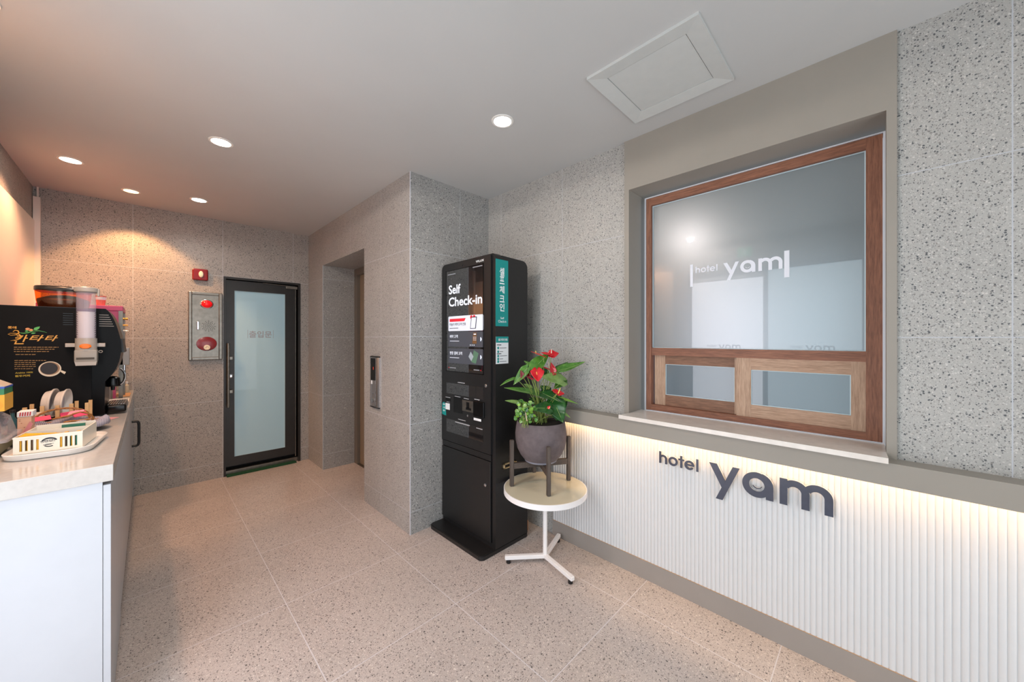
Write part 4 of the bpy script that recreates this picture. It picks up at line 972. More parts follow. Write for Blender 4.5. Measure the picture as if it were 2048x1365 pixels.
def disc(name, m, c, rx, rz_, w0, w1, par, rot=0.0):
    a = ap(*c); b2 = B(); pl = []
    for k in range(32):
        t = 2*PI*k/32; u, v = rx*math.cos(t), rz_*math.sin(t); pl.append((a[0]+u*math.cos(rot)-v*math.sin(rot), a[1]+u*math.sin(rot)+v*math.cos(rot)))
    prism(b2, pl, am, w0, w1); return obj(name, b2, m, par)
cup = disc('cup_picture', mat('cup_print_cream', (216, 208, 190), 0.5), (100, 738.5), 0.038, 0.040, 0, 0.0005, art)
disc('cup_inside', mat('cup_print_tan', (150, 120, 92), 0.5), (100, 737.5), 0.033, 0.034, 0.0005, 0.0009, cup); disc('cup_coffee', mat('cup_print_coffee', (34, 28, 30), 0.4), (98.5, 737.5), 0.029, 0.031, 0.0009, 0.0013, cup)
b2 = B(); prism(b2, [ap(121, 744), ap(123, 741), ap(132, 744.5), ap(129, 749)], am, 0, 0.0006); obj('cup_handle', b2, bpy.data.materials['cup_print_cream'], cup)
# bean hopper
hp = sroot('x', (0, 0, 0)); bpy.data.objects.remove(hp)
AM_ = NT('amber_plastic'); tr_ = AM_.node('ShaderNodeBsdfTransparent'); tr_.inputs[0].default_value = (1.0, 0.42, 0.06, 1); gl_ = AM_.node('ShaderNodeBsdfGlossy'); gl_.inputs[0].default_value = (1, 0.8, 0.6, 1); gl_.inputs['Roughness'].default_value = 0.1
mx_ = AM_.node('ShaderNodeMixShader'); mx_.inputs[0].default_value = 0.06; AM_.l.new(tr_.outputs[0], mx_.inputs[1]); AM_.l.new(gl_.outputs[0], mx_.inputs[2]); AM_.l.new(mx_.outputs[0], AM_.n['Material Output'].inputs[0]); AMB = AM_.m
hl, hr = onY(70, 580, 3.27).x, -0.235; hz = [onY(100, 612, 3.27).z, onY(70, 582, 3.27).z, onY(70, 574, 3.27).z]
hcx = (hl+hr)/2; hrx = (hr-hl)/2
def ov(bm, prof, c, sx, n=40):
    rings = [[(c[0]+r*sx*math.copysign(abs(math.cos(2*PI*k/n))**0.55, math.cos(2*PI*k/n)), c[1]+r*0.12*math.copysign(abs(math.sin(2*PI*k/n))**0.55, math.sin(2*PI*k/n)), z) for k in range(n)] for r, z in prof]
    ring_loft(bm, rings); return bm
hop = obj('bean_hopper', ov(B(), [(0.86, 1.5315), (0.93, 1.57), (0.97, hz[1])], (hcx, 3.27), hrx), AMB, cm, smooth=True)
obj('hopper_lid', ov(B(), [(0.98, hz[1]), (1.0, hz[1]+0.002), (1.0, hz[2]-0.003), (0.97, hz[2]+0.002)], (hcx, 3.27), hrx), mat('smoked_lid', (34, 32, 30), 0.2), hop, smooth=True)
bm = ov(B(), [(0.845, 1.533), (0.915, 1.572), (0.90, 1.580), (0.5, 1.600), (0.1, 1.607)], (hcx, 3.27), hrx)
obj('coffee_beans', bm, mat('roasted_beans', (36, 20, 12), 0.4, var=0.5, vscale=150, bump=1.0, bscale=120), hop)
# ---- cup dispenser hung on the machine's side
dx, dy = onY(172.5, 650, 3.045).x, 3.045
cd2 = thing('cup_dispenser', 'tall clear tube dispenser of white paper cups on the side of the coffee machine', 'cup dispenser', (dx, dy, 1.2))
zz = lambda py: onY(172, py, 3.045).z
TUBE = clear('clear_lilac_tube', (214, 206, 224), 0.28, 0.05); TR = (onY(193, 650, dy).x-onY(152.5, 650, dy).x)/2
obj('tube', lathe(B(), [(TR, zz(682)), (TR, zz(580))], (dx, dy, 0), 36, cap=False), TUBE, cd2, smooth=True)
LGR = mat('dispenser_grey', (168, 164, 158), 0.3)
ld = obj('lid', lathe(B(), [(TR+0.001, zz(586)), (TR+0.008, zz(584)), (TR+0.009, zz(577)), (TR+0.002, zz(575)), (0.001, zz(574.5))], (dx, dy, 0), 36), LGR, cd2, smooth=True)
obj('lid_clasp', box(B(), dx+TR+0.003, dx+TR+0.013, dy-0.012, dy+0.012, zz(592), zz(577), 0.003), LGR, ld); obj('lid_hinge', box(B(), dx-TR-0.014, dx-TR-0.002, dy-0.010, dy+0.010, zz(581), zz(575.5), 0.002), LGR, ld)
nb_ = 14; z0, z1 = zz(684), zz(623); prof = []
for k in range(nb_):
    a = z0+(z1-z0)*k/nb_; prof += [(TR*0.80, a), (TR*0.93, a+(z1-z0)/nb_*0.85), (TR*0.95, a+(z1-z0)/nb_*0.99)]
prof.append((0.001, z1)); obj('cup_stack', lathe(B(), [(0.001, z0)]+prof, (dx, dy, 0), 32), mat('paper_cup_white', (226, 228, 234), 0.5), cd2)
obj('cup_collar', lathe(B(), [(TR*0.965, zz(624)), (TR*0.965, zz(619)), (TR*0.7, zz(619))], (dx, dy, 0), 32), mat('navy_rim', (60, 54, 96), 0.4), cd2)
obj('holder', lathe(B(), [(TR+0.004, zz(702)), (TR+0.004, zz(677)), (TR+0.0005, zz(677)), (TR+0.0005, zz(702))], (dx, dy, 0), 36), LGR, cd2, smooth=True)
bm = B(); box(bm, onY(129, 690, dy).x, onY(210, 690, dy).x, dy+0.015, dy+0.053, zz(694.5), zz(687), 0.002); obj('wall_bracket', bm, LGR, cd2)
bm = B(); box(bm, dx-TR-0.004, dx+TR+0.006, dy-0.038, dy+0.038, zz(724), zz(700), 0.006); lb = obj('outlet_body', bm, mat('translucent_grey', (150, 148, 142), 0.3), cd2, smooth=True)
bm = B(); ring = [(dx-TR-0.002, dy-0.036, zz(731)), (dx-TR+0.004, dy-0.036, zz(716))]
prism(bm, [(dx-TR-0.003, zz(722)), (dx+TR+0.005, zz(722)), (dx+TR+0.001, zz(731)), (dx-TR+0.002, zz(731))], XZ, dy-0.036, dy+0.036); obj('outlet_mouth', bm, LGR, cd2)
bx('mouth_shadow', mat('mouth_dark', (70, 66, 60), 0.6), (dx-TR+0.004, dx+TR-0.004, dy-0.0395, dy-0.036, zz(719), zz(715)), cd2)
bm = lathe(B(), [(0.030, 0), (0.030, -0.006), (0.024, -0.010), (0.001, -0.011)], (dx, dy-0.036, zz(693)), 28, 'y', 0.72*1.0, 0.46); 
obj('orange_button', bm, mat('orange_plastic', (236, 120, 20), 0.3), cd2, smooth=True)
lp = obj('key_ring', tube(B(), [(dx+TR+0.016+0.007*math.cos(a), dy, zz(704)+0.006*math.sin(a)) for a in [2*PI*k/12 for k in range(12)]], 0.0015, 6, closed=True), LGR, cd2)

# ---- second drink machine behind
sm = thing('drink_machine', 'pink and steel cold drink machine behind the black coffee machine', 'drink machine', (-0.33, 3.92, CZ))
g = lambda px, py: onY(px, py, 3.80)
PINK = mat('pink_plastic', (206, 84, 128), 0.4)
xr = g(246, 612).x; zt_ = g(230, 612).z
bx('pink_cover', PINK, (-0.51, xr, 3.80, 4.20, zt_-0.035, zt_), sm, 0.004)
bx('pink_panel', PINK, (-0.50, xr-0.018, 3.81, 4.19, zt_-0.19, zt_-0.035), sm)
bx('steel_column', STEEL, (xr-0.022, xr-0.001, 3.80, 3.85, CZ+0.001, zt_-0.035), sm); bx('steel_column', STEEL, (xr-0.022, xr-0.001, 4.15, 4.20, CZ+0.001, zt_-0.035), sm)
bx('steel_body', STEEL, (-0.50, xr-0.10, 3.82, 4.18, CZ+0.001, zt_-0.19), sm)
bx('lower_body', mat('machine_grey', (150, 148, 146), 0.4), (-0.50, xr-0.06, 3.81, 4.19, CZ+0.001, CZ+0.09), sm)
bx('pink_strip', PINK, (xr-0.05, xr-0.035, 3.81, 3.83, CZ+0.02, CZ+0.10), sm)
hx = g(239, 700).x; bx('dispensing_head', mat('head_grey', (168, 166, 164), 0.4), (hx, g(258.5, 700).x, 3.80, 3.90, g(240, 731).z, g(240, 696).z), sm, 0.003)
obj('nozzle', tube(B(), [(g(248, 735).x, 3.84, g(248, 748).z), (g(248, 735).x, 3.84, g(248, 731).z)], 0.009, 12), CHROME, sm, smooth=True)
for k, (px, py) in enumerate(((252, 638), (252, 651), (252, 662))):
    a = g(px-6, py); obj('tap', tube(B(), [(a.x-0.004, 3.82, a.z), (a.x+0.024, 3.82, a.z)], 0.008 if k == 0 else 0.0055, 10), mat('brass', (190, 140, 70), 0.3, metal=0.9) if k < 2 else CHROME, sm, smooth=True)
rc = thing('red_white_cup', 'red and white paper cup on top of the pink drink machine', 'cup', (g(200, 600).x, 3.86, zt_))
obj('cup', lathe(B(), [(0.020, 0.0008), (0.026, 0.055), (0.027, 0.068), (0.024, 0.066), (0.019, 0.01)], (g(200, 600).x, 3.86, zt_), 24), mat('cup_red_white', (226, 120, 104), 0.5), rc, smooth=True)
obj('cup_band', lathe(B(), [(0.0255, 0.040), (0.0275, 0.060)], (g(200, 600).x, 3.86, zt_), 24, cap=False), PAPER, rc)
# far end of the counter
wt = thing('white_tray', 'shallow white tray on the worktop behind the drip tray', 'tray', (-0.15, 3.62, CZ))
bm = B(); A = [(p[0], p[1]) for p in rrect(0.125, 0.20, 0.02, 4, -0.155, 3.62)]
rings = [[(x, y, CZ+0.001) for x, y in rrect(0.105, 0.18, 0.02, 4, -0.158, 3.62)], [(x, y, CZ+0.026) for x, y in rrect(0.130, 0.21, 0.02, 4, -0.158, 3.62)], [(x, y, CZ+0.027) for x, y in rrect(0.122, 0.20, 0.02, 4, -0.158, 3.62)], [(x, y, CZ+0.004) for x, y in rrect(0.100, 0.17, 0.02, 4, -0.158, 3.62)]]
ring_loft(bm, rings); obj('tray_body', bm, WPL, wt)
bt = thing('dropper_bottle', 'thin cream bottle standing at the far end of the worktop', 'bottle', (-0.125, 4.36, CZ))
obj('bottle_body', lathe(B(), [(0.013, 0.0008), (0.014, 0.003), (0.014, 0.060), (0.006, 0.068), (0.006, 0.074)], (-0.125, 4.36, CZ), 20), CREAM, bt, smooth=True); obj('bottle_cap', lathe(B(), [(0.009, 0.074), (0.008, 0.092), (0.001, 0.093)], (-0.125, 4.36, CZ), 16), WPL, bt, smooth=True)
bc = obj('beige_paper', box(B(), -0.30, -0.10, 4.05, 4.30, CZ+0.001, CZ+0.003), mat('kraft', (206, 160, 118), 0.7), at=(-0.2, 4.2, CZ+0.001)); tag(bc, 'beige mat lying at the far end of the worktop', 'mat')
pp_ = obj('pink_paper', quadbox(B(), [(-0.20, 2.925, CZ+0.001), (-0.172, 3.070, CZ+0.001), (-0.115, 3.010, CZ+0.001), (-0.170, 2.905, CZ+0.001)], (0, 0, 0.0006)), mat('pink_paper', (230, 160, 166), 0.7), at=(-0.17, 2.97, CZ+0.001)); tag(pp_, 'pink sheet of paper lying right of the wicker basket', 'paper')
# ---- dish rack with two dishes
dk = thing('dish_rack', 'pale wooden peg rack holding two white dishes', 'dish rack', (-0.33, 2.94, CZ))
pegs = [(49.5, 816, 2.845), (84.5, 813, 2.845), (115, 811.5, 2.845), (143, 808, 2.845), (174, 806, 2.845), (64, 809, 3.012), (153.5, 802.5, 3.012), (181, 800.5, 3.012)]
for px, py, yy in pegs:
    a = onY(px, py, yy); obj('peg', box(B(), a.x-0.0068, a.x+0.0068, yy-0.0068, yy+0.0068, CZ+0.014, a.z, 0.001), W_PALE, dk)
for yy in (2.845, 3.012): obj('rail', box(B(), onY(44, 816, yy).x, onY(186, 806, yy).x, yy-0.009, yy+0.009, CZ+0.0008, CZ+0.014, 0.001), W_PALE, dk)
for px, nm, lab in ((106, 'dish', 'white round dish standing in the wooden rack, left one'), (131, 'dish', 'white round dish standing in the wooden rack, right one with its woven face showing')):
    c = onY(px, 806, 2.930); th = thing(nm, lab, 'dish', (c.x, c.y, c.z), 0, 'dishes in the wooden rack')
    ax = Vector((0.985, -0.16, -0.05)).normalized(); u, v = frame_of(ax); bm = B(); rings = []
    for r, h_ in ((0.052, -0.026), (0.056, -0.024), (0.064, -0.002), (0.070, 0.000), (0.071, 0.006), (0.067, 0.007), (0.061, 0.0), (0.054, -0.019), (0.001, -0.020)):
        rings.append([Vector((c.x, c.y, c.z))+ax*h_+u*r*math.cos(2*PI*k/40)+v*r*math.sin(2*PI*k/40) for k in range(40)])
    ring_loft(bm, rings); obj('dish_body', bm, mat('ivory_dish', (214, 206, 198), 0.35), th, smooth=True)
    bm = B(); ring_loft(bm, [[Vector((c.x, c.y, c.z))+ax*(-0.0185+e)+u*r*math.cos(2*PI*k/40)+v*r*math.sin(2*PI*k/40) for k in range(40)] for r, e in ((0.053, -0.0002), (0.052, 0.0008))])
    obj('woven_face', bm, mat('woven_lilac_grey', (178, 172, 182), 0.7, var=0.2, vscale=300), th)
# ---- wicker basket with cloth
bcx, bcy = -0.280, 2.705
bk = thing('wicker_basket', 'twisted rattan basket lined with blue-grey gingham cloth', 'basket', (bcx, bcy, CZ))
RAT = mat('rattan', (156, 106, 56), 0.55, var=0.3, vscale=120)
bm = B(); rings = []
for r, h_ in ((0.62, 0.001), (0.80, 0.010), (0.92, 0.028), (0.97, 0.044), (0.93, 0.044), (0.85, 0.028), (0.6, 0.008)):
    rings.append([(bcx+0.118*r*math.cos(2*PI*k/60), bcy+0.105*r*math.sin(2*PI*k/60), CZ+h_+0.0015*math.sin(k*PI)) for k in range(60)])
ring_loft(bm, rings); obj('woven_body', bm, RAT, bk, smooth=True)
for z_, r_ in ((0.012, 0.84), (0.022, 0.91), (0.032, 0.96), (0.042, 1.0)):
    obj('woven_strand', tube(B(), [(bcx+0.118*r_*math.cos(2*PI*k/72), bcy+0.105*r_*math.sin(2*PI*k/72), CZ+z_+0.002*math.sin(k*1.5)) for k in range(72)], 0.0042, 6, closed=True), RAT, bk, smooth=True)
def twist(P, r, turns, name='handle'):
    n = len(P)
    for ph in (0, PI):
        Q = []
        for i, p in enumerate(P):
            d = (P[min(i+1, n-1)]-P[max(i-1, 0)]); a, b = frame_of(d); t = i/(n-1)*turns*2*PI+ph; Q.append(p+a*math.cos(t)*r*0.7+b*math.sin(t)*r*0.7)
        obj(name, tube(B(), Q, r, 6), RAT, bk, smooth=True)
def hand(c, ax_, h_, l_, n=40):
    P = []
    for i in range(n+1):
        a = PI*i/n; P.append(Vector(c)+Vector(ax_)*(-l_*math.cos(a))+Vector((0, 0, h_*math.sin(a)**0.8)))
    return P
twist(hand((bcx-0.012, bcy+0.055, CZ+0.046), (1, 0.15, 0), 0.062, 0.085), 0.0032, 5)
P = [onY(*p) for p in ((105, 839, 2.66), (118, 836, 2.65), (135, 833, 2.645), (148, 828, 2.65), (160, 824.5, 2.655), (172, 826, 2.66), (182, 830, 2.67), (187, 836, 2.68), (185, 842, 2.68))]
twist(P, 0.0032, 3); P = [onY(*p) for p in ((128, 845, 2.63), (145, 843, 2.62), (165, 841, 2.62), (183, 838, 2.62))]; twist(P, 0.0035, 2)
GM_ = NT('gingham'); v = GM_.coord(); sx = GM_.node('ShaderNodeSeparateXYZ'); GM_.set(sx.inputs[0], v)
w1 = GM_.math('LESS_THAN', GM_.math('PINGPONG', sx.outputs[0], 0.0025), 0.00125); w2_ = GM_.math('LESS_THAN', GM_.math('PINGPONG', GM_.math('ADD', sx.outputs[1], sx.outputs[2]), 0.0025), 0.00125)
GM_.set(GM_.b.inputs['Base Color'], GM_.ramp(GM_.math('MULTIPLY', GM_.math('ADD', w1, w2_), 0.5), [(0.0, s2l((206, 204, 214))), (0.5, s2l((150, 148, 164))), (1.0, s2l((104, 102, 122)))])); GM_.b.inputs['Roughness'].default_value = 0.85
bm = B(); rings = []
for r, h_, wv in ((0.20, 0.020, 0), (0.60, 0.024, .002), (0.88, 0.046, .006), (1.02, 0.056, .007), (1.10, 0.045, .008), (1.13, 0.028, .006)):
    rings.append([(bcx+0.118*r*math.cos(a)*(1.0+0.10*max(0, math.cos(a))), bcy+0.105*r*math.sin(a), CZ+h_+wv*math.sin(5*a+1)+0.003*math.sin(11*a)) for a in [2*PI*k/90 for k in range(90)]])
ring_loft(bm, rings, cap=False)
cloth = obj('cloth_lining', bm, GM_.m, bk, smooth='all'); sdm = cloth.modifiers.new('s', 'SOLIDIFY'); sdm.thickness = 0.0015
HP = mat('hot_pink', (220, 60, 104), 0.5); LPK = mat('light_pink', (236, 150, 170), 0.5)
for i, (px, py, a, m, lab) in enumerate(((136, 829, 0.3, HP, 'hot pink packet at the front of the basket'), (152, 826, -0.2, LPK, 'light pink packet leaning in the middle of the basket'), (160, 829, 0.5, HP, 'hot pink packet at the right of the basket'), (84, 838, 0.2, HP, 'dark pink packet lying on the left rim of the basket'))):
    c = onY(px, py, 2.78-0.02*i); d = Vector((math.cos(a), math.sin(a), 0)); n_ = Vector((-d.y, d.x, 0.8)).normalized()
    bb = B(); quadbox(bb, [c-d*0.026-n_*0.016, c+d*0.026-n_*0.012, c+d*0.024+n_*0.016, c-d*0.024+n_*0.012], Vector((0.3, -1, 0.4)).normalized()*0.006)
    bmesh.ops.bevel(bb, geom=list(bb.edges), offset=0.001, segments=1, affect='EDGES'); o = obj('sugar_packet', bb, m, at=(c.x, c.y, c.z-0.016)); tag(o, lab, 'packet', 'pink packets in the basket')
# ---- striped paper box
sb = thing('paper_box', 'small peach and white box with red stripes left of the wicker basket', 'box', (onY(50, 860, 2.53).x, 2.53, CZ))
x0, x1 = onY(34.5, 850, 2.50).x, onY(66, 850, 2.50).x; zt2 = onY(50, 834, 2.50).z; zt3 = onY(50, 824, 2.50).z
bx('box_body', mat('peach_card', (226, 180, 150), 0.6), (x0, x1-0.004, 2.50, 2.565, CZ+0.0008, zt2), sb, 0.001)
lid_ = bx('box_lid', PAPER, (x0-0.001, x1, 2.498, 2.567, zt2, zt3), sb, 0.001)
bm = B()
for k in range(5): a = x0+0.006+k*(x1-x0-0.008)/5; quadbox(bm, [(a-0.001, 2.4975, zt2+0.003), (a+0.0025, 2.4975, zt2+0.003), (a+0.0040, 2.4975, zt3-0.002), (a+0.0005, 2.4975, zt3-0.002)], (0, 0.0006, 0))
obj('red_stripes', bm, mat('stripe_red', (190, 40, 48), 0.5), lid_)
bm = B()
for k in range(9): a = rnd.uniform(x0+0.004, x1-0.010); z = rnd.uniform(CZ+0.02, zt2-0.008); box(bm, a, a+0.003, 2.5793, 2.50, z, z+0.002)
obj('red_marks', bm, bpy.data.materials['stripe_red'], sb)
pc = obj('pink_card', quadbox(B(), [onY(44, 868, 2.485), onY(60, 843, 2.49), onY(66, 848, 2.49), onY(54, 871, 2.485)], (0, 0.0008, 0)), mat('dusty_pink_card', (206, 130, 134), 0.6), at=tuple(onY(50, 870, 2.53))); tag(pc, 'dusty pink card leaning against the striped box', 'card')
nbk = obj('folded_napkin', box(B(), onY(68, 830, 2.80).x, onY(86, 830, 2.80).x, 2.78, 2.82, CZ+0.0008, onY(76, 826, 2.80).z, 0.002), mat('napkin', (226, 214, 200), 0.8), at=(onY(77, 830, 2.8).x, 2.8, CZ)); tag(nbk, 'folded cream napkins between the striped box and the rack', 'napkin')
# ---- organiser on its tray
og = thing('tray', 'white rounded serving tray under the slotted organiser, near the counter end', 'tray', (-0.252, 2.335, CZ), math.radians(-6))
def rr3(w_, h_, r, z): return [(x, y, z) for x, y in rrect(w_, h_, r, 7)]
bm = B(); ring_loft(bm, [rr3(0.205, 0.315, 0.055, 0.0008), rr3(0.215, 0.325, 0.06, 0.004), rr3(0.226, 0.336, 0.065, 0.022), rr3(0.222, 0.332, 0.063, 0.024), rr3(0.208, 0.318, 0.058, 0.012), rr3(0.190, 0.30, 0.05, 0.010)])
obj('tray_body', bm, mat('tray_white', (228, 226, 222), 0.25), og, smooth=True, local=True)
ogn = thing('sachet_organiser', 'white slotted plastic organiser with a round black print, full of sachets', 'organiser', (-0.256, 2.335, CZ+0.0125), math.radians(-6))
OM = mat('organiser_white', (232, 226, 212), 0.35); w5, d5, h5, t5 = 0.168, 0.215, 0.066, 0.0035
front = B()
# front wall pieces leave eight upright slots
slots = [-0.0665, -0.0535, -0.0405, -0.0275, 0.0295, 0.0420, 0.0545, 0.0670]; sw = 0.0032
xs = [-w5/2]; 
for s_ in slots: xs += [s_-sw, s_+sw]
xs.append(w5/2)
for k in range(0, len(xs), 2): box(front, xs[k], xs[k+1], -d5/2, -d5/2+t5, 0.012, 0.052)
box(front, -w5/2, w5/2, -d5/2, -d5/2+t5, 0, 0.012); box(front, -w5/2, w5/2, -d5/2, -d5/2+t5, 0.052, h5); box(front, -w5/2-0.001, w5/2+0.001, -d5/2-0.0012, -d5/2, h5-0.006, h5)
obj('front_wall', front, OM, ogn, local=True)
bm = B(); box(bm, -w5/2, w5/2, -d5/2, d5/2, 0, 0.003); box(bm, -w5/2, -w5/2+t5, -d5/2+t5, d5/2, 0.003, h5); box(bm, w5/2-t5, w5/2, -d5/2+t5, d5/2, 0.003, h5); box(bm, -w5/2+t5, w5/2-t5, d5/2-t5, d5/2, 0.003, h5+0.006)
box(bm, -w5/2+t5, w5/2-t5, 0.0, 0.003, 0.003, h5+0.002); obj('box_walls', bm, OM, ogn, local=True)
bm = B(); cz = 0.036; lm = lambda u, v, w_: (u, -d5/2-w_, v)
def arcpoly(cx_, cy_, rx0, ry0, rx1, ry1, a0, a1, n=16):
    A = [(cx_+rx0*math.cos(a0+(a1-a0)*k/n), cy_+ry0*math.sin(a0+(a1-a0)*k/n)) for k in range(n+1)]; Bp = [(cx_+rx1*math.cos(a0+(a1-a0)*k/n), cy_+ry1*math.sin(a0+(a1-a0)*k/n)) for k in range(n, -1, -1)]
    for k in range(n): prism(bm, [A[k], A[k+1], Bp[n-k-1], Bp[n-k]], lm, 0.0, 0.0006)
arcpoly(0.001, cz+0.002, 0.0205, 0.0165, 0.0170, 0.0105, math.radians(20), math.radians(160)); arcpoly(0.001, cz-0.001, 0.0180, 0.0165, 0.0150, 0.0130, math.radians(225), math.radians(300))
for u0, u1, v0, hh in ((-0.021, -0.013, 0.0045, 0.0022), (-0.012, -0.0075, 0.0048, 0.003), (-0.0065, -0.0015, 0.0052, 0.003), (-0.0005, 0.0045, 0.0056, 0.003), (0.0055, 0.0105, 0.0060, 0.003), (0.0115, 0.019, 0.0064, 0.0022),
                       (-0.020, -0.011, 0.0006, 0.0014), (-0.0095, -0.001, 0.0010, 0.0020), (0.0005, 0.009, 0.0014, 0.0020), (0.010, 0.015, 0.0018, 0.0014), (-0.014, 0.006, -0.0098, 0.0020), (-0.009, 0.012, -0.0068, 0.0012)):
    prism(bm, [(u0, cz+v0), (u1, cz+v0+0.0006), (u1, cz+v0+hh+0.0006), (u0, cz+v0+hh)], lm, 0, 0.0006)
obj('round_print', bm, INKD, ogn, local=True)['label'] = 'round black brush-like print'
bm = B(); YEL = mat('yellow_sachet', (226, 168, 24), 0.3); DKS = mat('dark_sachet', (84, 56, 22), 0.4); GRS = mat('green_sachet', (40, 110, 90), 0.4)
sl = ['yellow coffee sachet leaning at the front left of the organiser', 'dark brown sachet in the front half of the organiser']
base = Vector((-0.256, 2.335, CZ+0.0125)); rot = Matrix.Rotation(math.radians(-6), 3, 'Z')
for k in range(14):
    m = (YEL, DKS, YEL, DKS, YEL, DKS, YEL, YEL, DKS, YEL, DKS, GRS, YEL, GRS)[k]; x_ = -0.071+k*0.0108; top = 0.056 if k > 4 else 0.060
    bb = box(B(), x_-0.0048, x_+0.0048, -0.102, -0.018+rnd.uniform(-.01, 0.005), 0.004, top-0.004*(k % 3), 0.0012)
    o = obj('sachet', bb, m, local=True); o.location = base; o.rotation_euler = (0, 0, math.radians(-6))
    nm = {YEL: 'yellow', DKS: 'dark brown', GRS: 'green'}[m]
    tag(o, nm+' drink sachet standing in the front half of the white organiser', 'sachet', nm+' sachets in the organiser')
tp = B(); quadbox(tp, [(-0.075, -0.095, 0.064), (-0.010, -0.080, 0.0625), (0.030, -0.088, 0.062), (-0.068, -0.060, 0.069)], (0, 0, 0.002)); o = obj('sachet', tp, YEL, local=True); o.location = base; o.rotation_euler = (0, 0, math.radians(-6)); tag(o, 'glossy yellow sachet lying on top at the left front of the organiser', 'sachet')
tp = B(); box(tp, -0.005, 0.060, 0.060, 0.066, 0.005, 0.071); o = obj('sachet', tp, GRS, local=True); o.location = base; o.rotation_euler = (0, 0, math.radians(-6)); tag(o, 'green-edged packet standing in the back half of the organiser', 'sachet')
# ---- lidded container with the juice carton on top, at the picture's left edge
bn = thing('storage_container', 'clear-lidded container with an olive base at the left edge of the worktop', 'container', (-0.47, 2.46, CZ))
bx('olive_base', mat('olive_plastic', (140, 140, 110), 0.4), (-0.58, -0.388, 2.34, 2.56, CZ+0.012, CZ+0.062), bn, 0.006)
bx('green_foot', mat('green_plastic', (50, 90, 60), 0.5), (-0.57, -0.400, 2.36, 2.54, CZ+0.0008, CZ+0.012), bn)
obj('round_latch', lathe(B(), [(0.012, 0), (0.012, -0.003), (0.006, -0.003), (0.006, -0.001), (0.001, -0.001)], (-0.405, 2.34, CZ+0.038), 20, 'y'), mat('latch_dark', (60, 56, 50), 0.5), bn)
LIDM = clear('clear_lid', (220, 216, 226), 0.30, 0.08)
bm = B(); ring_loft(bm, [[(x, y, CZ+z) for x, y in rrect(w_, l_, 0.02, 5, -0.475+o_, 2.45)] for w_, l_, z, o_ in ((0.222, 0.25, 0.0625, 0), (0.222, 0.25, 0.072, 0), (0.196, 0.232, 0.076, 0), (0.180, 0.215, 0.135, -0.005), (0.140, 0.18, 0.172, -0.02))])
obj('clear_lid', bm, LIDM, bn, smooth=True)
bx('snack_contents', mat('snack_brown', (120, 84, 66), 0.6, var=0.4, vscale=60), (-0.55, -0.41, 2.37, 2.53, CZ+0.0625, CZ+0.12), bn, 0.01)
jc = thing('juice_carton', 'green and orange juice packet on top of the clear-lidded container', 'carton', (-0.45, 2.45, CZ+0.173))
jx1 = onY(20.5, 790, 2.38).x; jz0 = CZ+0.173; jz1 = onY(20, 770, 2.38).z; jz2 = onY(2, 757, 2.38).z
bx('packet_body', mat('carton_green', (28, 120, 70), 0.35), (jx1-0.11, jx1, 2.38, 2.50, jz0, jz1), jc)
bm = B(); prism(bm, [(jx1-0.11, jz1), (jx1, jz1), (jx1-0.04, jz2), (jx1-0.07, jz2)], XZ, 2.38, 2.50); obj('gable_top', bm, mat('carton_silver', (190, 176, 158), 0.4), jc)
bx('blue_band', mat('carton_blue', (40, 80, 180), 0.4), (jx1-0.111, jx1+0.0008, 2.379, 2.501, jz1-0.007, jz1), jc)
bx('yellow_side', mat('carton_yellow', (230, 170, 30), 0.4), (jx1-0.012, jx1+0.001, 2.379, 2.501, jz0, jz1-0.03), jc)
obj('orange_print', lathe(B(), [(0.024, 0), (0.024, -0.0008), (0.001, -0.0009)], (jx1-0.030, 2.3795, jz0+0.022), 24, 'y', 1.2, 0.85), mat('orange_print', (240, 160, 20), 0.4), jc)
bn.location.y -= 0.085; bn.location.x -= 0.0; jc.location.y -= 0.085
cl_ = thing('coiled_cable', 'small coil of black cable beside the organiser', 'cable', (onY(37, 862, 2.5).x, 2.5, CZ))
for k in range(4): obj('coil_loop', tube(B(), [(onY(37, 862, 2.5).x+0.020*math.cos(a)+0.002*k, 2.5+0.020*math.sin(a), CZ+0.005+0.006*k) for a in [2*PI*j/20 for j in range(20)]], 0.0032, 6, closed=True), BLACK, cl_, smooth=True)
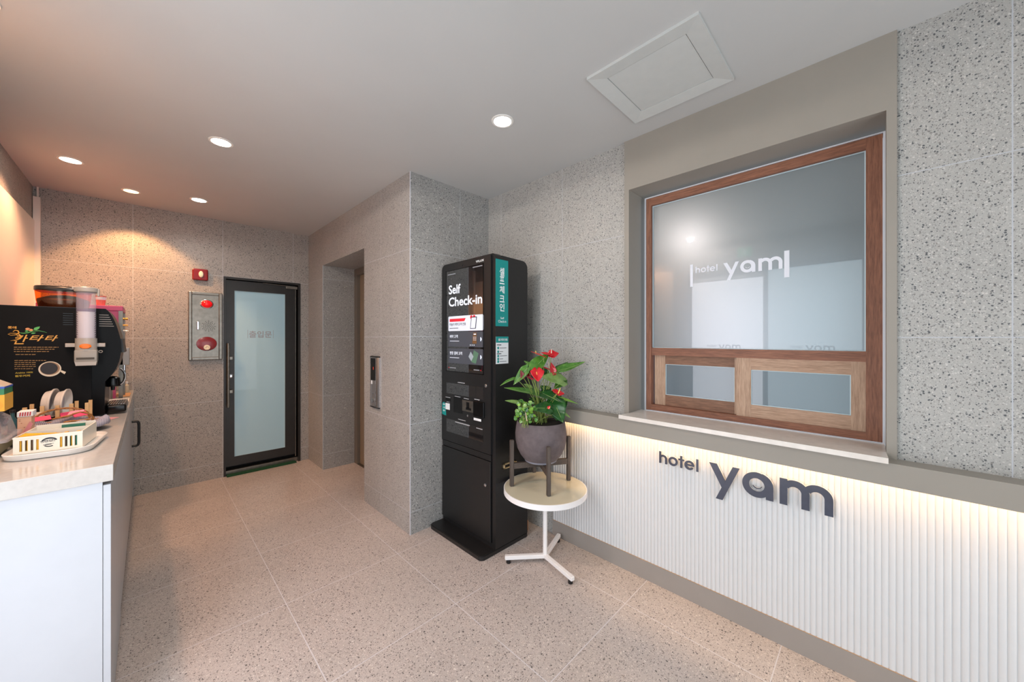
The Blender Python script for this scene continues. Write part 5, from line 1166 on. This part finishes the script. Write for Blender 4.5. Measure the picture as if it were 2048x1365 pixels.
bo = thing('small_bottle', 'small dark teal bottle half hidden behind the clear-lidded container', 'bottle', (onY(25, 840, 2.68).x, 2.68, CZ))
obj('bottle_body', lathe(B(), [(0.011, 0.0008), (0.013, 0.003), (0.013, 0.085), (0.006, 0.10), (0.006, 0.118)], (onY(25, 840, 2.68).x, 2.68, CZ), 20), mat('teal_bottle', (40, 84, 92), 0.3), bo, smooth=True)
obj('bottle_cap', lathe(B(), [(0.008, 0.118), (0.008, 0.130), (0.001, 0.131)], (onY(25, 840, 2.68).x, 2.68, CZ), 16), BLACK, bo)

# ---- small lit exit sign over the entrance (the photo shows it mirrored in the reception window)
ex = thing('exit_sign', 'small green running-figure exit sign above the entrance, mirrored in the reception window', 'exit sign', (XL, 1.08, 2.30))
bx('sign_box', WPL, (XL+0.001, XL+0.022, 1.00, 1.16, 2.305, 2.435), ex, 0.004)
fc = bx('green_face', mat('exit_green_lit', (20, 150, 110), 0.4, emit=(20, 170, 120), estr=1.2), (XL+0.022, XL+0.024, 1.008, 1.152, 2.313, 2.427), ex)
bm = B(); em = lambda u, v, w_: (XL+0.024+w_, 1.08+u, 2.37+v)
prism(bm, [(0.008+0.010*math.cos(k*PI/6), 0.036+0.010*math.sin(k*PI/6)) for k in range(12)], em, 0.0002, 0.001)
for pl in ([(-0.006, 0.024), (0.010, 0.022), (0.006, -0.008), (-0.010, -0.006)], [(0.006, 0.022), (0.034, 0.008), (0.030, 0.001), (0.004, 0.012)], [(-0.006, 0.024), (-0.030, 0.014), (-0.028, 0.006), (-0.004, 0.014)], [(-0.010, -0.006), (0.002, -0.008), (-0.016, -0.030), (-0.038, -0.034), (-0.036, -0.026), (-0.022, -0.022)], [(0.006, -0.008), (-0.004, -0.008), (0.018, -0.024), (0.016, -0.046), (0.026, -0.046), (0.028, -0.020)]):
    prism(bm, pl, em, 0.0002, 0.0008)
obj('running_figure', bm, mat('exit_white_lit', (240, 250, 245), 0.4, emit=(235, 255, 245), estr=1.5), fc)
